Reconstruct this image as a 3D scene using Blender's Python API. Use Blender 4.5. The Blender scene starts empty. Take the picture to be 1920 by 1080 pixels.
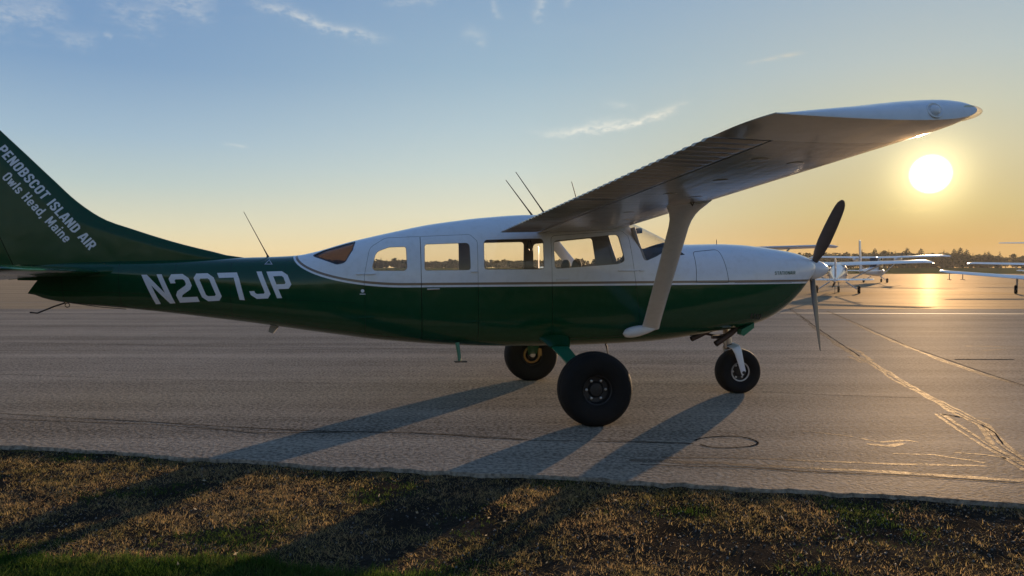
import bpy, bmesh, math, random
import numpy as np
from mathutils import Vector, Matrix, noise as mnoise
from mathutils.bvhtree import BVHTree

R = math.radians
rng = random.Random(7)
SC = bpy.context.scene
COL = SC.collection

# ------------------------------------------------------------------ camera
cam = bpy.data.objects.new('camera', bpy.data.cameras.new('camera'))
COL.objects.link(cam)
cam.location = (0, 0, 1.52)
cam.rotation_euler = (R(90 - 1.473), 0, 0)
cam.data.sensor_width = 36.0
cam.data.lens = 26.25
cam.data.clip_start = 0.05
cam.data.clip_end = 12000
SC.camera = cam

# ------------------------------------------------------------------ light
SUN_AZ = math.atan2(782, 1400)
SUN_EL = math.atan2(177, 1604)
SUN_DIR = Vector((math.sin(SUN_AZ) * math.cos(SUN_EL), math.cos(SUN_AZ) * math.cos(SUN_EL), math.sin(SUN_EL)))
sun = bpy.data.lights.new('sun', 'SUN')
sun.energy = 5.0
sun.angle = R(0.53)
sun.color = (1.0, 0.69, 0.40)
so = bpy.data.objects.new('sun', sun)
COL.objects.link(so)
so.rotation_euler = (-SUN_DIR).to_track_quat('-Z', 'Y').to_euler()

SC.view_settings.view_transform = 'Standard'
SC.view_settings.look = 'None'
SC.view_settings.gamma = 1.0
SC.view_settings.use_curve_mapping = False
SC.view_settings.exposure = 1.0      # the photograph is exposed for the shaded side
SC.cycles.use_denoising = True
SC.cycles.max_bounces = 10
SC.cycles.transparent_max_bounces = 24
SC.cycles.sample_clamp_indirect = 6.0
SC.cycles.caustics_reflective = False
SC.cycles.caustics_refractive = False


def lin(r, g, b):
    f = lambda c: ((c / 255 + 0.055) / 1.055) ** 2.4 if c > 10 else c / 255 / 12.92
    return (f(r), f(g), f(b), 1.0)


class NT:
    """terse node-tree writer"""
    def __init__(s, tree):
        s.t = tree
        s.n = tree.nodes
        s.l = tree.links

    def add(s, kind, **kw):
        nd = s.n.new(kind)
        for k, v in kw.items():
            setattr(nd, k, v)
        return nd

    def put(s, sock, v):
        if isinstance(v, bpy.types.NodeSocket):
            s.l.new(v, sock)
        elif v is not None:
            sock.default_value = v

    def m(s, op, a, b=None, c=None, clamp=False):
        nd = s.add('ShaderNodeMath', operation=op, use_clamp=clamp)
        for i, v in enumerate((a, b, c)):
            if v is not None:
                s.put(nd.inputs[i], v)
        return nd.outputs[0]

    def mix(s, f, a, b, blend='MIX'):
        nd = s.add('ShaderNodeMix', data_type='RGBA', blend_type=blend)
        s.put(nd.inputs[0], f)
        s.put(nd.inputs[6], a)
        s.put(nd.inputs[7], b)
        return nd.outputs[2]

    def ramp(s, f, stops, interp='LINEAR'):
        nd = s.add('ShaderNodeValToRGB')
        cr = nd.color_ramp
        cr.interpolation = interp
        while len(cr.elements) < len(stops):
            cr.elements.new(0.5)
        for e, (p, c) in zip(cr.elements, stops):
            e.position = p
            e.color = c if len(c) == 4 else (*c, 1)
        s.put(nd.inputs[0], f)
        return nd.outputs[0]

    def noise(s, vec, scale, detail=3, rough=0.55, dist=0.0):
        nd = s.add('ShaderNodeTexNoise')
        if vec is not None:
            s.put(nd.inputs['Vector'], vec)
        nd.inputs['Scale'].default_value = scale
        nd.inputs['Detail'].default_value = detail
        nd.inputs['Roughness'].default_value = rough
        nd.inputs['Distortion'].default_value = dist
        return nd.outputs['Fac']

    def smooth(s, v, lo, hi):
        nd = s.add('ShaderNodeMapRange', interpolation_type='SMOOTHSTEP')
        s.put(nd.inputs[0], v)
        s.put(nd.inputs[1], lo)
        s.put(nd.inputs[2], hi)
        return nd.outputs[0]

    def bump(s, hgt, strength, dist):
        nd = s.add('ShaderNodeBump')
        nd.inputs['Strength'].default_value = strength
        nd.inputs['Distance'].default_value = dist
        s.put(nd.inputs['Height'], hgt)
        return nd.outputs[0]

    def comb(s, x, y, z):
        nd = s.add('ShaderNodeCombineXYZ')
        for i, v in enumerate((x, y, z)):
            s.put(nd.inputs[i], v)
        return nd.outputs[0]


# ------------------------------------------------------------------ sky
W = bpy.data.worlds.new('World')
SC.world = W
W.use_nodes = True
w = NT(W.node_tree)
bg = w.n['Background']
bg.inputs[1].default_value = 0.05
sky = w.add('ShaderNodeTexSky', sky_type='NISHITA', sun_disc=False)
sky.sun_elevation = SUN_EL
sky.sun_rotation = SUN_AZ
sky.air_density = 1.0
sky.dust_density = 0.5
sky.ozone_density = 2.0
tc = w.add('ShaderNodeTexCoord')
sep = w.add('ShaderNodeSeparateXYZ')
w.put(sep.inputs[0], tc.outputs['Generated'])
dx, dy, dz = sep.outputs
el = w.m('ARCSINE', dz)
az = w.m('ARCTAN2', dx, dy)
# angle to the sun
dot = w.add('ShaderNodeVectorMath', operation='DOT_PRODUCT')
w.put(dot.inputs[0], tc.outputs['Generated'])
dot.inputs[1].default_value = SUN_DIR
ang = w.m('ARCCOSINE', w.m('MINIMUM', dot.outputs['Value'], 0.9999999))
daz = w.m('ARCCOSINE', w.m('COSINE', w.m('SUBTRACT', az, SUN_AZ)))      # azimuth away from the sun
e01 = w.m('DIVIDE', w.m('MAXIMUM', el, 0.0), R(90))
mid_c = w.ramp(e01, [(0.0, lin(240, 208, 150)), (0.022, lin(240, 220, 174)), (0.045, lin(231, 226, 198)), (0.082, lin(206, 218, 212)),
                     (0.118, lin(186, 206, 213)), (0.165, lin(160, 188, 207)), (0.24, lin(136, 167, 200)), (0.5, lin(92, 128, 182)), (1.0, lin(78, 112, 168))])
away_c = w.ramp(e01, [(0.0, lin(238, 206, 152)), (0.016, lin(238, 220, 176)), (0.032, lin(226, 221, 192)), (0.065, lin(192, 208, 206)),
                      (0.10, lin(166, 192, 211)), (0.153, lin(131, 165, 201)), (0.24, lin(112, 148, 194)), (0.5, lin(92, 128, 182)), (1.0, lin(78, 112, 168))])
far_c = w.mix(w.smooth(daz, R(26), R(62)), mid_c, away_c)
near_c = w.ramp(e01, [(0.0, lin(198, 152, 88)), (0.02, lin(200, 160, 96)), (0.045, lin(200, 180, 122)), (0.085, lin(204, 196, 160)),
                      (0.12, lin(196, 200, 182)), (0.155, lin(184, 197, 197)), (0.24, lin(152, 178, 202)), (0.5, lin(96, 132, 182)), (1.0, lin(78, 112, 168))])
tilt = w.smooth(daz, R(0), R(32))
grad = w.mix(tilt, near_c, far_c)
# physical sky, its range squeezed the way the photograph's exposure does
sq = w.add('ShaderNodeVectorMath', operation='SCALE')
w.put(sq.inputs[0], sky.outputs[0])
sq.inputs['Scale'].default_value = 0.1
sk_s = sq.outputs[0]
bw = w.add('ShaderNodeRGBToBW')
w.put(bw.inputs[0], sk_s)
inv = w.m('DIVIDE', 1.0, w.m('ADD', 1.0, w.m('MULTIPLY', bw.outputs[0], 1.3)))
sq2 = w.add('ShaderNodeVectorMath', operation='SCALE')
w.put(sq2.inputs[0], sk_s)
w.put(sq2.inputs['Scale'], inv)
base = w.mix(0.90, sq2.outputs[0], grad)


def px_dir(px, py):
    a = (px - 960) / 1400
    z = math.atan(a)
    return z, math.atan((504 - py) / 1400 * math.cos(z))


# cirrus: thin streaks of ice cloud, each a bent, frayed line on the sky
nv = w.comb(w.m('MULTIPLY', az, 1.0), w.m('MULTIPLY', el, 2.0), 0.0)
warp = w.noise(nv, 16.0, 4, 0.6)
warp2 = w.noise(nv, 70.0, 3, 0.6)
cl = None
STREAKS = [  # pixel start, middle, end; half width; strength
    ((985, 246), (1165, 236), (1296, 190), 0.0042, 0.85),
    ((1090, 236), (1150, 232), (1215, 224), 0.0055, 0.5),
    ((440, -22), (560, 36), (740, 78), 0.0060, 0.42),
    ((1380, 127), (1440, 114), (1510, 100), 0.0022, 0.28),
    ((1003, 52), (1010, 25), (1022, -6), 0.0060, 0.30),
    ((1055, 22), (1066, 4), (1090, -14), 0.0050, 0.25),
    ((930, -10), (928, 18), (945, 44), 0.0050, 0.18),
    ((862, 60), (890, 66), (918, 84), 0.0060, 0.18),
    ((415, 268), (440, 272), (470, 279), 0.0018, 0.22),
    ((-60, 22), (60, 24), (150, 36), 0.0150, 0.22),
    ((250, -8), (330, 12), (420, 10), 0.0120, 0.22),
    ((700, -4), (770, 8), (840, 2), 0.0060, 0.16),
    ((90, 62), (140, 74), (200, 70), 0.0080, 0.16),
    ((1120, 196), (1165, 198), (1200, 204), 0.0040, 0.18),
    ((180, 0), (240, 26), (330, 30), 0.0160, 0.18),
    ((198, 64), (206, 70), (217, 78), 0.0035, 0.22),
    ((1640, 391), (1700, 394), (1770, 391), 0.0026, 0.22),
]
for p0, p1, p2, hw, amp in STREAKS:
    a0, e0 = px_dir(*p0)
    a1, e1 = px_dir(*p1)
    a2, e2 = px_dir(*p2)
    L = math.hypot(a2 - a0, e2 - e0)
    ux, uy = (a2 - a0) / L, (e2 - e0) / L
    c1 = (a1 - a0) * -uy + (e1 - e0) * ux            # sag at the middle
    t1 = ((a1 - a0) * ux + (e1 - e0) * uy) / L
    k = c1 / (t1 * (1 - t1))
    qa = w.m('SUBTRACT', az, a0)
    qe = w.m('SUBTRACT', el, e0)
    t = w.m('DIVIDE', w.m('ADD', w.m('MULTIPLY', qa, ux), w.m('MULTIPLY', qe, uy)), L)
    v = w.m('ADD', w.m('MULTIPLY', qa, -uy), w.m('MULTIPLY', qe, ux))
    sag = w.m('MULTIPLY', w.m('MULTIPLY', t, w.m('SUBTRACT', 1.0, t)), k)
    v = w.m('SUBTRACT', v, sag)
    v = w.m('ADD', v, w.m('MULTIPLY', w.m('SUBTRACT', warp, 0.5), hw * 5))
    v = w.m('ADD', v, w.m('MULTIPLY', w.m('SUBTRACT', warp2, 0.5), hw * 2.2))
    g = w.m('EXPONENT', w.m('MULTIPLY', w.m('POWER', w.m('DIVIDE', w.m('ABSOLUTE', v), hw), 1.6), -1.0))
    wt = w.m('MULTIPLY', w.smooth(t, -0.05, 0.4), w.smooth(t, 1.05, 0.7))
    g = w.m('MULTIPLY', w.m('MULTIPLY', g, wt), w.m('MULTIPLY', w.smooth(warp2, 0.2, 0.7), amp))
    cl = g if cl is None else w.m('MAXIMUM', cl, g)
# the same thin veil all over the high sky
zz = w.m('MAXIMUM', dz, 0.05)
pv = w.comb(w.m('DIVIDE', dx, zz), w.m('DIVIDE', w.m('MULTIPLY', dy, 2.6), zz), 0.0)
veil = w.m('MULTIPLY', w.smooth(w.noise(pv, 0.55, 6, 0.62, 0.6), 0.56, 0.8), w.m('MULTIPLY', w.smooth(dz, 0.24, 0.36), 0.20))
cl = w.m('MAXIMUM', cl, veil)
cl_c = w.mix(w.smooth(ang, R(3), R(22)), lin(252, 214, 140), lin(244, 240, 226))
base = w.mix(cl, base, cl_c)
# sun disc and its aureole (oversized glare drawn into the sky; the sun lamp lights the scene)
halo = w.m('MULTIPLY', w.m('EXPONENT', w.m('DIVIDE', ang, -R(2.6))), 0.32)
halo2 = w.m('MULTIPLY', w.m('EXPONENT', w.m('MULTIPLY', w.m('POWER', w.m('DIVIDE', ang, R(1.75)), 1.7), -1.0)), 1.0)
core = w.m('MULTIPLY', w.smooth(ang, R(1.35), R(0.55)), 14.0)


def cscale(col, f):
    nd = w.add('ShaderNodeVectorMath', operation='SCALE')
    nd.inputs[0].default_value = col
    w.put(nd.inputs['Scale'], f)
    return nd.outputs[0]


def vadd(a, b):
    nd = w.add('ShaderNodeVectorMath', operation='ADD')
    w.put(nd.inputs[0], a)
    w.put(nd.inputs[1], b)
    return nd.outputs[0]


tot = vadd(vadd(vadd(base, cscale((1.0, 0.74, 0.30), halo)), cscale((1.0, 0.84, 0.42), halo2)), cscale((1.0, 0.93, 0.72), core))
fin_ = w.add('ShaderNodeVectorMath', operation='SCALE')
w.put(fin_.inputs[0], tot)
fin_.inputs['Scale'].default_value = 10.0
w.put(bg.inputs[0], fin_.outputs[0])

# ------------------------------------------------------------------ materials
MATS = {}


def material(name):
    m = bpy.data.materials.new(name)
    m.use_nodes = True
    MATS[name] = m
    n = NT(m.node_tree)
    p = n.n['Principled BSDF']
    return m, n, p


def simple(name, col, rough=0.5, metal=0.0, var=0.12, nscale=9.0, bump=0.0, spec=0.5, coat=0.0):
    m, n, p = material(name)
    t = n.add('ShaderNodeTexCoord')
    f = n.noise(t.outputs['Object'], nscale, 4)
    c2 = tuple(c * (1 - var * 1.6) for c in col[:3]) + (1,)
    c1 = tuple(min(1, c * (1 + var)) for c in col[:3]) + (1,)
    n.put(p.inputs['Base Color'], n.mix(f, c2, c1))
    n.put(p.inputs['Roughness'], n.m('ADD', rough - 0.06, n.m('MULTIPLY', f, 0.12)))
    p.inputs['Metallic'].default_value = metal
    p.inputs['Specular IOR Level'].default_value = spec
    p.inputs['Coat Weight'].default_value = coat
    p.inputs['Coat Roughness'].default_value = 0.05
    if bump:
        n.put(p.inputs['Normal'], n.bump(n.noise(t.outputs['Object'], nscale * 12, 3), 0.5, bump))
    return m


def paint_common(n, p, t, rough, coat=0.22, spec=0.38):
    """slight waviness of sheet metal, faint grime"""
    o = t.outputs['Object']
    wav = n.noise(o, 2.6, 2, 0.5)
    fine = n.noise(o, 14.0, 3, 0.6)
    n.put(p.inputs['Roughness'], n.m('ADD', rough, n.m('MULTIPLY', n.smooth(fine, 0.35, 0.8), 0.10)))
    n.put(p.inputs['Normal'], n.bump(wav, 0.35, 0.02))
    p.inputs['Coat Weight'].default_value = coat
    p.inputs['Coat Roughness'].default_value = 0.04
    p.inputs['Specular IOR Level'].default_value = spec
    return fine


WHITE = (0.74, 0.75, 0.76, 1)
GREEN = (0.005, 0.055, 0.021, 1)
TAUPE = (0.23, 0.165, 0.115, 1)

# two-tone livery: white over dark green with a taupe line; boundary sweeps up behind the cabin
m, n, p = material('livery_paint')
t = n.add('ShaderNodeTexCoord')
s3 = n.add('ShaderNodeSeparateXYZ')
n.put(s3.inputs[0], t.outputs['Object'])
lx, ly, lz = s3.outputs
zg = n.m('ADD', 1.332, n.m('MULTIPLY', lx, 0.005))
ex = n.m('DIVIDE', n.m('MINIMUM', n.m('ADD', lx, 1.75), 0.0), 1.21)
ez = n.m('DIVIDE', n.m('MINIMUM', n.m('SUBTRACT', lz, n.m('ADD', zg, 0.36)), 0.0), 0.36)
rr = n.m('MAXIMUM', n.m('SQRT', n.m('ADD', n.m('MULTIPLY', ex, ex), n.m('MULTIPLY', ez, ez))), 0.02)
gx = n.m('DIVIDE', ex, 1.21)
gz = n.m('DIVIDE', ez, 0.36)
gg = n.m('MAXIMUM', n.m('DIVIDE', n.m('SQRT', n.m('ADD', n.m('MULTIPLY', gx, gx), n.m('MULTIPLY', gz, gz))), rr), 0.6)
sd = n.m('DIVIDE', n.m('SUBTRACT', 1.0, rr), gg)
fine = paint_common(n, p, t, 0.10)
wht = n.mix(n.smooth(fine, 0.4, 0.9), WHITE, (0.66, 0.66, 0.65, 1))
grn = n.mix(n.smooth(fine, 0.4, 0.9), GREEN, (0.008, 0.062, 0.028, 1))
band = n.m('MULTIPLY', n.m('GREATER_THAN', sd, 0.021), n.m('LESS_THAN', sd, 0.047))
up = n.mix(band, wht, TAUPE)
# lapped skins: a fine line at each frame of the tail cone, rivets beside it
fx_ = n.m('ABSOLUTE', n.m('SUBTRACT', n.m('FRACT', n.m('DIVIDE', n.m('ADD', lx, 10.02), 0.56)), 0.5))
aft = n.m('LESS_THAN', lx, -3.02)
lapx = n.m('MULTIPLY', n.m('LESS_THAN', fx_, 0.0055), aft)
lapz = n.m('MULTIPLY', n.m('LESS_THAN', n.m('ABSOLUTE', n.m('SUBTRACT', lz, n.m('ADD', 1.06, n.m('MULTIPLY', lx, -0.045)))), 0.0022), n.m('LESS_THAN', lx, -2.3))
rivx = n.m('MULTIPLY', n.m('LESS_THAN', n.m('ABSOLUTE', n.m('SUBTRACT', fx_, 0.03)), 0.006), n.m('LESS_THAN', n.m('ABSOLUTE', n.m('SUBTRACT', n.m('FRACT', n.m('DIVIDE', lz, 0.032)), 0.5)), 0.11))
seam = n.m('MAXIMUM', n.m('MAXIMUM', lapx, lapz), n.m('MULTIPLY', n.m('MULTIPLY', rivx, aft), 0.6))
paint = n.mix(n.m('GREATER_THAN', sd, 0.0), grn, up)
n.put(p.inputs['Base Color'], n.mix(n.m('MULTIPLY', seam, 0.55), paint, (0.012, 0.014, 0.013, 1)))

for nm, c in (('white_paint', WHITE), ('green_paint', GREEN)):
    m, n, p = material(nm)
    t = n.add('ShaderNodeTexCoord')
    fine = paint_common(n, p, t, 0.12, *((0.22, 0.38) if nm == 'white_paint' else (0.08, 0.26)))
    n.put(p.inputs['Base Color'], n.mix(n.smooth(fine, 0.4, 0.9), c, tuple(x * 0.88 for x in c[:3]) + (1,)))

m, n, p = material('wing_paint')
t = n.add('ShaderNodeTexCoord')
o = t.outputs['Object']
sp = n.add('ShaderNodeSeparateXYZ')
n.put(sp.inputs[0], o)
# oil-canned skin between the ribs, grime streaked back along the chord
oil = n.noise(n.comb(n.m('MULTIPLY', sp.outputs[0], 9.0), n.m('MULTIPLY', sp.outputs[1], 1.6), 0.0), 1.0, 3, 0.6)
stk = n.noise(n.comb(n.m('MULTIPLY', sp.outputs[0], 1.2), n.m('MULTIPLY', sp.outputs[1], 16.0), 0.0), 1.0, 4, 0.6)
rib = n.m('ABSOLUTE', n.m('SUBTRACT', n.m('FRACT', n.m('DIVIDE', sp.outputs[1], 0.41)), 0.5))
spar = n.m('ABSOLUTE', n.m('SUBTRACT', n.m('FRACT', n.m('DIVIDE', sp.outputs[0], 0.47)), 0.5))
rv = n.m('MAXIMUM', n.m('MULTIPLY', n.m('LESS_THAN', rib, 0.009), n.m('GREATER_THAN', n.m('FRACT', n.m('DIVIDE', sp.outputs[0], 0.03)), 0.45)),
         n.m('MULTIPLY', n.m('LESS_THAN', spar, 0.007), n.m('GREATER_THAN', n.m('FRACT', n.m('DIVIDE', sp.outputs[1], 0.03)), 0.45)))
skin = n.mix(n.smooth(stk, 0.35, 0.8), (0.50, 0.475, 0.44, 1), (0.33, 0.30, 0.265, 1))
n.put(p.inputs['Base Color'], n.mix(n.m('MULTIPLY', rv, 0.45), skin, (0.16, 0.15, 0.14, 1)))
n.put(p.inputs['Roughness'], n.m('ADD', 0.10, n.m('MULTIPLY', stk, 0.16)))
n.put(p.inputs['Normal'], n.bump(oil, 0.5, 0.010))
p.inputs['Coat Weight'].default_value = 0.10
p.inputs['Coat Roughness'].default_value = 0.06

simple('leg_green', (0.012, 0.16, 0.085, 1), 0.3, coat=0.3)
simple('lettering_white', (0.72, 0.73, 0.76, 1), 0.28, var=0.03)
simple('lettering_green', (0.03, 0.11, 0.07, 1), 0.3, var=0.03)
simple('placard_grey', (0.4, 0.4, 0.42, 1), 0.4, var=0.05)
simple('tyre_rubber', (0.011, 0.0105, 0.010, 1), 0.8, var=0.35, nscale=14, bump=0.002, spec=0.25)
simple('rim_dark', (0.022, 0.020, 0.019, 1), 0.5, metal=0.2)
simple('rim_light', (0.42, 0.42, 0.42, 1), 0.35, metal=0.5)
simple('brass', (0.30, 0.20, 0.08, 1), 0.4, metal=0.8, var=0.3)
simple('steel', (0.5, 0.49, 0.48, 1), 0.3, metal=0.9)
simple('exhaust_rust', (0.09, 0.055, 0.04, 1), 0.6, metal=0.5, var=0.3, nscale=20)
simple('prop_paint', (0.075, 0.062, 0.058, 1), 0.42, var=0.2)
simple('black_plastic', (0.02, 0.02, 0.022, 1), 0.45)
simple('seam_dark', (0.02, 0.022, 0.022, 1), 0.7)
simple('window_rubber', (0.03, 0.035, 0.05, 1), 0.5)
simple('cabin_trim', (0.30, 0.27, 0.23, 1), 0.75, nscale=14)
simple('seat_fabric', (0.075, 0.068, 0.062, 1), 0.85, var=0.2, nscale=40, bump=0.001)
simple('panel_black', (0.022, 0.022, 0.024, 1), 0.7)
simple('wire_dark', (0.06, 0.055, 0.05, 1), 0.45, metal=0.5)
simple('plain_white', (0.72, 0.73, 0.75, 1), 0.22, var=0.06, nscale=3, coat=0.3)
simple('plain_grey', (0.45, 0.46, 0.48, 1), 0.3, var=0.06, nscale=3)
simple('plain_blue', (0.05, 0.08, 0.2, 1), 0.3)
simple('bark', (0.07, 0.05, 0.035, 1), 0.9, var=0.3)
simple('post_wood', (0.10, 0.075, 0.05, 1), 0.85)
simple('stone', (0.17, 0.155, 0.135, 1), 0.7, var=0.5, nscale=22, spec=0.15)


def glass(name, tint, reflect=1.0):
    m = bpy.data.materials.new(name)
    m.use_nodes = True
    MATS[name] = m
    n = NT(m.node_tree)
    n.n.clear()
    out = n.add('ShaderNodeOutputMaterial')
    tr = n.add('ShaderNodeBsdfTransparent')
    tr.inputs[0].default_value = tint
    gl = n.add('ShaderNodeBsdfGlossy')
    gl.inputs['Roughness'].default_value = 0.03
    gm = n.add('ShaderNodeNewGeometry')
    dt = n.add('ShaderNodeVectorMath', operation='DOT_PRODUCT')
    n.put(dt.inputs[0], gm.outputs['Incoming'])
    n.put(dt.inputs[1], gm.outputs['Normal'])
    sch = n.m('ADD', 0.04, n.m('MULTIPLY', n.m('POWER', n.m('SUBTRACT', 1.0, n.m('MINIMUM', n.m('ABSOLUTE', dt.outputs['Value']), 1.0)), 5.0), 0.9))
    tco = n.add('ShaderNodeTexCoord')
    film = n.add('ShaderNodeBsdfDiffuse')
    film.inputs[0].default_value = (0.6, 0.58, 0.52, 1)
    m0 = n.add('ShaderNodeMixShader')
    n.put(m0.inputs[0], n.m('MULTIPLY', n.noise(tco.outputs['Object'], 5.0, 4), 0.05))
    n.l.new(tr.outputs[0], m0.inputs[1])
    n.l.new(film.outputs[0], m0.inputs[2])
    mx = n.add('ShaderNodeMixShader')
    n.put(mx.inputs[0], n.m('MULTIPLY', sch, reflect))
    n.l.new(m0.outputs[0], mx.inputs[1])
    n.l.new(gl.outputs[0], mx.inputs[2])
    n.l.new(mx.outputs[0], out.inputs[0])


glass('clear_glass', (0.95, 0.94, 0.91, 1))
glass('tinted_glass', (0.27, 0.215, 0.165, 1))
glass('lens_glass', (0.97, 0.88, 0.62, 1), 1.6)


def asphalt(name, lo, hi, gloss, groughs, bumpd, grain, streak=0.0, warm=(1, 1, 1, 1), ragged=False):
    """diffuse aggregate with a thin, rough sheen; grain = noise scale of the stones"""
    m = bpy.data.materials.new(name)
    m.use_nodes = True
    MATS[name] = m
    n = NT(m.node_tree)
    n.n.clear()
    out = n.add('ShaderNodeOutputMaterial')
    t = n.add('ShaderNodeTexCoord')
    o = t.outputs['Object']
    big = n.noise(o, 0.30, 5, 0.6)
    midn = n.noise(o, 5.0, 4, 0.65)
    st = n.noise(o, grain, 2, 0.6)
    fine = n.noise(o, grain * 2.6, 2, 0.6)
    sp = n.add('ShaderNodeSeparateXYZ')
    n.put(sp.inputs[0], o)
    # paver passes: long faint bands across the ramp
    bandv = n.noise(n.comb(n.m('MULTIPLY', sp.outputs[0], 0.05), n.m('MULTIPLY', sp.outputs[1], 1.2), 0.0), 1.0, 5, 0.68)
    f = n.m('ADD', n.m('MULTIPLY', n.smooth(st, 0.25, 0.75), 0.42), n.m('MULTIPLY', midn, 0.22))
    f = n.m('ADD', f, n.m('MULTIPLY', big, 0.30))
    f = n.m('ADD', f, n.m('MULTIPLY', n.m('SUBTRACT', bandv, 0.5), 0.55))
    col = n.ramp(f, [(0.18, lo), (0.48, tuple((a + b) / 2 for a, b in zip(lo, hi))), (0.80, hi)])
    chip = n.smooth(fine, 0.66, 0.72)
    col = n.mix(n.m('MULTIPLY', chip, 0.7), col, (0.36, 0.32, 0.27, 1))
    hgt = n.m('ADD', st, n.m('MULTIPLY', fine, 0.4))
    hgt = n.m('ADD', hgt, n.m('MULTIPLY', midn, 0.5))
    bp = n.bump(hgt, 0.6, bumpd)
    bp2 = n.bump(hgt, 0.35, bumpd)
    d = n.add('ShaderNodeBsdfDiffuse')
    n.put(d.inputs['Color'], col)
    d.inputs['Roughness'].default_value = 0.6
    n.put(d.inputs['Normal'], bp)
    last = d.outputs[0]
    sheen_bands = n.m('ADD', 1.0, n.m('MULTIPLY', n.m('SUBTRACT', bandv, 0.5), streak))  # bands the strength of the sheen, to break up the sun glint
    for k, (g_, r_) in enumerate(zip(gloss, groughs)):
        gl = n.add('ShaderNodeBsdfGlossy')
        gl.inputs['Color'].default_value = warm  # tint puts the low sun's gold into the sheen
        gl.inputs['Roughness'].default_value = r_
        n.put(gl.inputs['Normal'], bp2)
        mx = n.add('ShaderNodeMixShader')
        n.put(mx.inputs[0], n.m('MULTIPLY', n.m('MULTIPLY', sheen_bands, g_), n.m('ADD', 0.6, n.m('MULTIPLY', chip, 1.6)), clamp=True))
        n.l.new(last, mx.inputs[1])
        n.l.new(gl.outputs[0], mx.inputs[2])
        last = mx.outputs[0]
    if ragged:
        tr = n.add('ShaderNodeBsdfTransparent')
        mx = n.add('ShaderNodeMixShader')
        worn = n.m('ADD', n.m('MULTIPLY', n.noise(o, 9.0, 4, 0.7), 0.6), n.m('MULTIPLY', n.noise(o, 60.0, 2, 0.6), 0.4))
        n.put(mx.inputs[0], n.smooth(worn, 0.40, 0.52))
        n.l.new(tr.outputs[0], mx.inputs[1])
        n.l.new(last, mx.inputs[2])
        last = mx.outputs[0]
    n.l.new(last, out.inputs[0])
    return m


asphalt('old_asphalt', (0.048, 0.040, 0.031, 1), (0.46, 0.385, 0.29, 1), (0.072,), (0.68,), 0.011, 27.0, 0.9, (1.0, 0.90, 0.74, 1))
asphalt('smooth_asphalt', (0.11, 0.09, 0.062, 1), (0.27, 0.215, 0.145, 1), (0.17, 0.0012), (0.70, 0.26), 0.004, 30.0, 2.2, (1.0, 0.82, 0.56, 1))
asphalt('crack_tar', (0.06, 0.052, 0.042, 1), (0.16, 0.13, 0.095, 1), (0.115,), (0.60,), 0.008, 24.0, 0.5, (1.0, 0.90, 0.74, 1), True)
simple('crack_void', (0.02, 0.018, 0.016, 1), 0.95, spec=0.0)
simple('line_paint', (0.30, 0.26, 0.20, 1), 0.75, var=0.35, nscale=5, spec=0.05)

m, n, p = material('soil')
t = n.add('ShaderNodeTexCoord')
o = t.outputs['Object']
f = n.m('ADD', n.m('MULTIPLY', n.noise(o, 3.0, 5, 0.7), 0.6), n.m('MULTIPLY', n.noise(o, 55.0, 3, 0.7), 0.5))
n.put(p.inputs['Base Color'], n.ramp(f, [(0.3, (0.014, 0.012, 0.009, 1)), (0.55, (0.034, 0.028, 0.021, 1)), (0.8, (0.085, 0.07, 0.05, 1))]))
p.inputs['Roughness'].default_value = 1.0
p.inputs['Specular IOR Level'].default_value = 0.0
n.put(p.inputs['Normal'], n.bump(n.m('ADD', n.noise(o, 60.0, 4, 0.7), n.m('MULTIPLY', n.noise(o, 14.0, 3), 1.5)), 0.9, 0.02))

m, n, p = material('meadow')
t = n.add('ShaderNodeTexCoord')
o = t.outputs['Object']
sp = n.add('ShaderNodeSeparateXYZ')
n.put(sp.inputs[0], o)
f = n.noise(n.comb(n.m('MULTIPLY', sp.outputs[0], 0.02), n.m('MULTIPLY', sp.outputs[1], 0.06), 0.0), 1.0, 5, 0.6)
n.put(p.inputs['Base Color'], n.ramp(f, [(0.3, (0.030, 0.045, 0.010, 1)), (0.5, (0.055, 0.065, 0.016, 1)), (0.7, (0.075, 0.070, 0.024, 1))]))
p.inputs['Roughness'].default_value = 1.0
p.inputs['Specular IOR Level'].default_value = 0.0


def leafy(name, stops, trans=0.35, nscale=1.5, gloss=0.0):
    m = bpy.data.materials.new(name)
    m.use_nodes = True
    MATS[name] = m
    n = NT(m.node_tree)
    n.n.clear()
    out = n.add('ShaderNodeOutputMaterial')
    t = n.add('ShaderNodeTexCoord')
    gi = n.add('ShaderNodeNewGeometry')
    f = n.m('ADD', n.m('MULTIPLY', n.noise(t.outputs['Object'], nscale, 4, 0.6), 0.75), n.m('MULTIPLY', gi.outputs['Random Per Island'], 0.25))
    c = n.ramp(f, stops)
    d = n.add('ShaderNodeBsdfDiffuse')
    n.put(d.inputs[0], c)
    tr = n.add('ShaderNodeBsdfTranslucent')
    n.put(tr.inputs[0], c)
    mx = n.add('ShaderNodeMixShader')
    mx.inputs[0].default_value = trans
    n.l.new(d.outputs[0], mx.inputs[1])
    n.l.new(tr.outputs[0], mx.inputs[2])
    last = mx.outputs[0]
    if gloss:
        g = n.add('ShaderNodeBsdfGlossy')
        g.inputs['Roughness'].default_value = 0.45
        n.put(g.inputs[0], c)
        m2 = n.add('ShaderNodeMixShader')
        m2.inputs[0].default_value = gloss
        n.l.new(last, m2.inputs[1])
        n.l.new(g.outputs[0], m2.inputs[2])
        last = m2.outputs[0]
    n.l.new(last, out.inputs[0])


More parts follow.
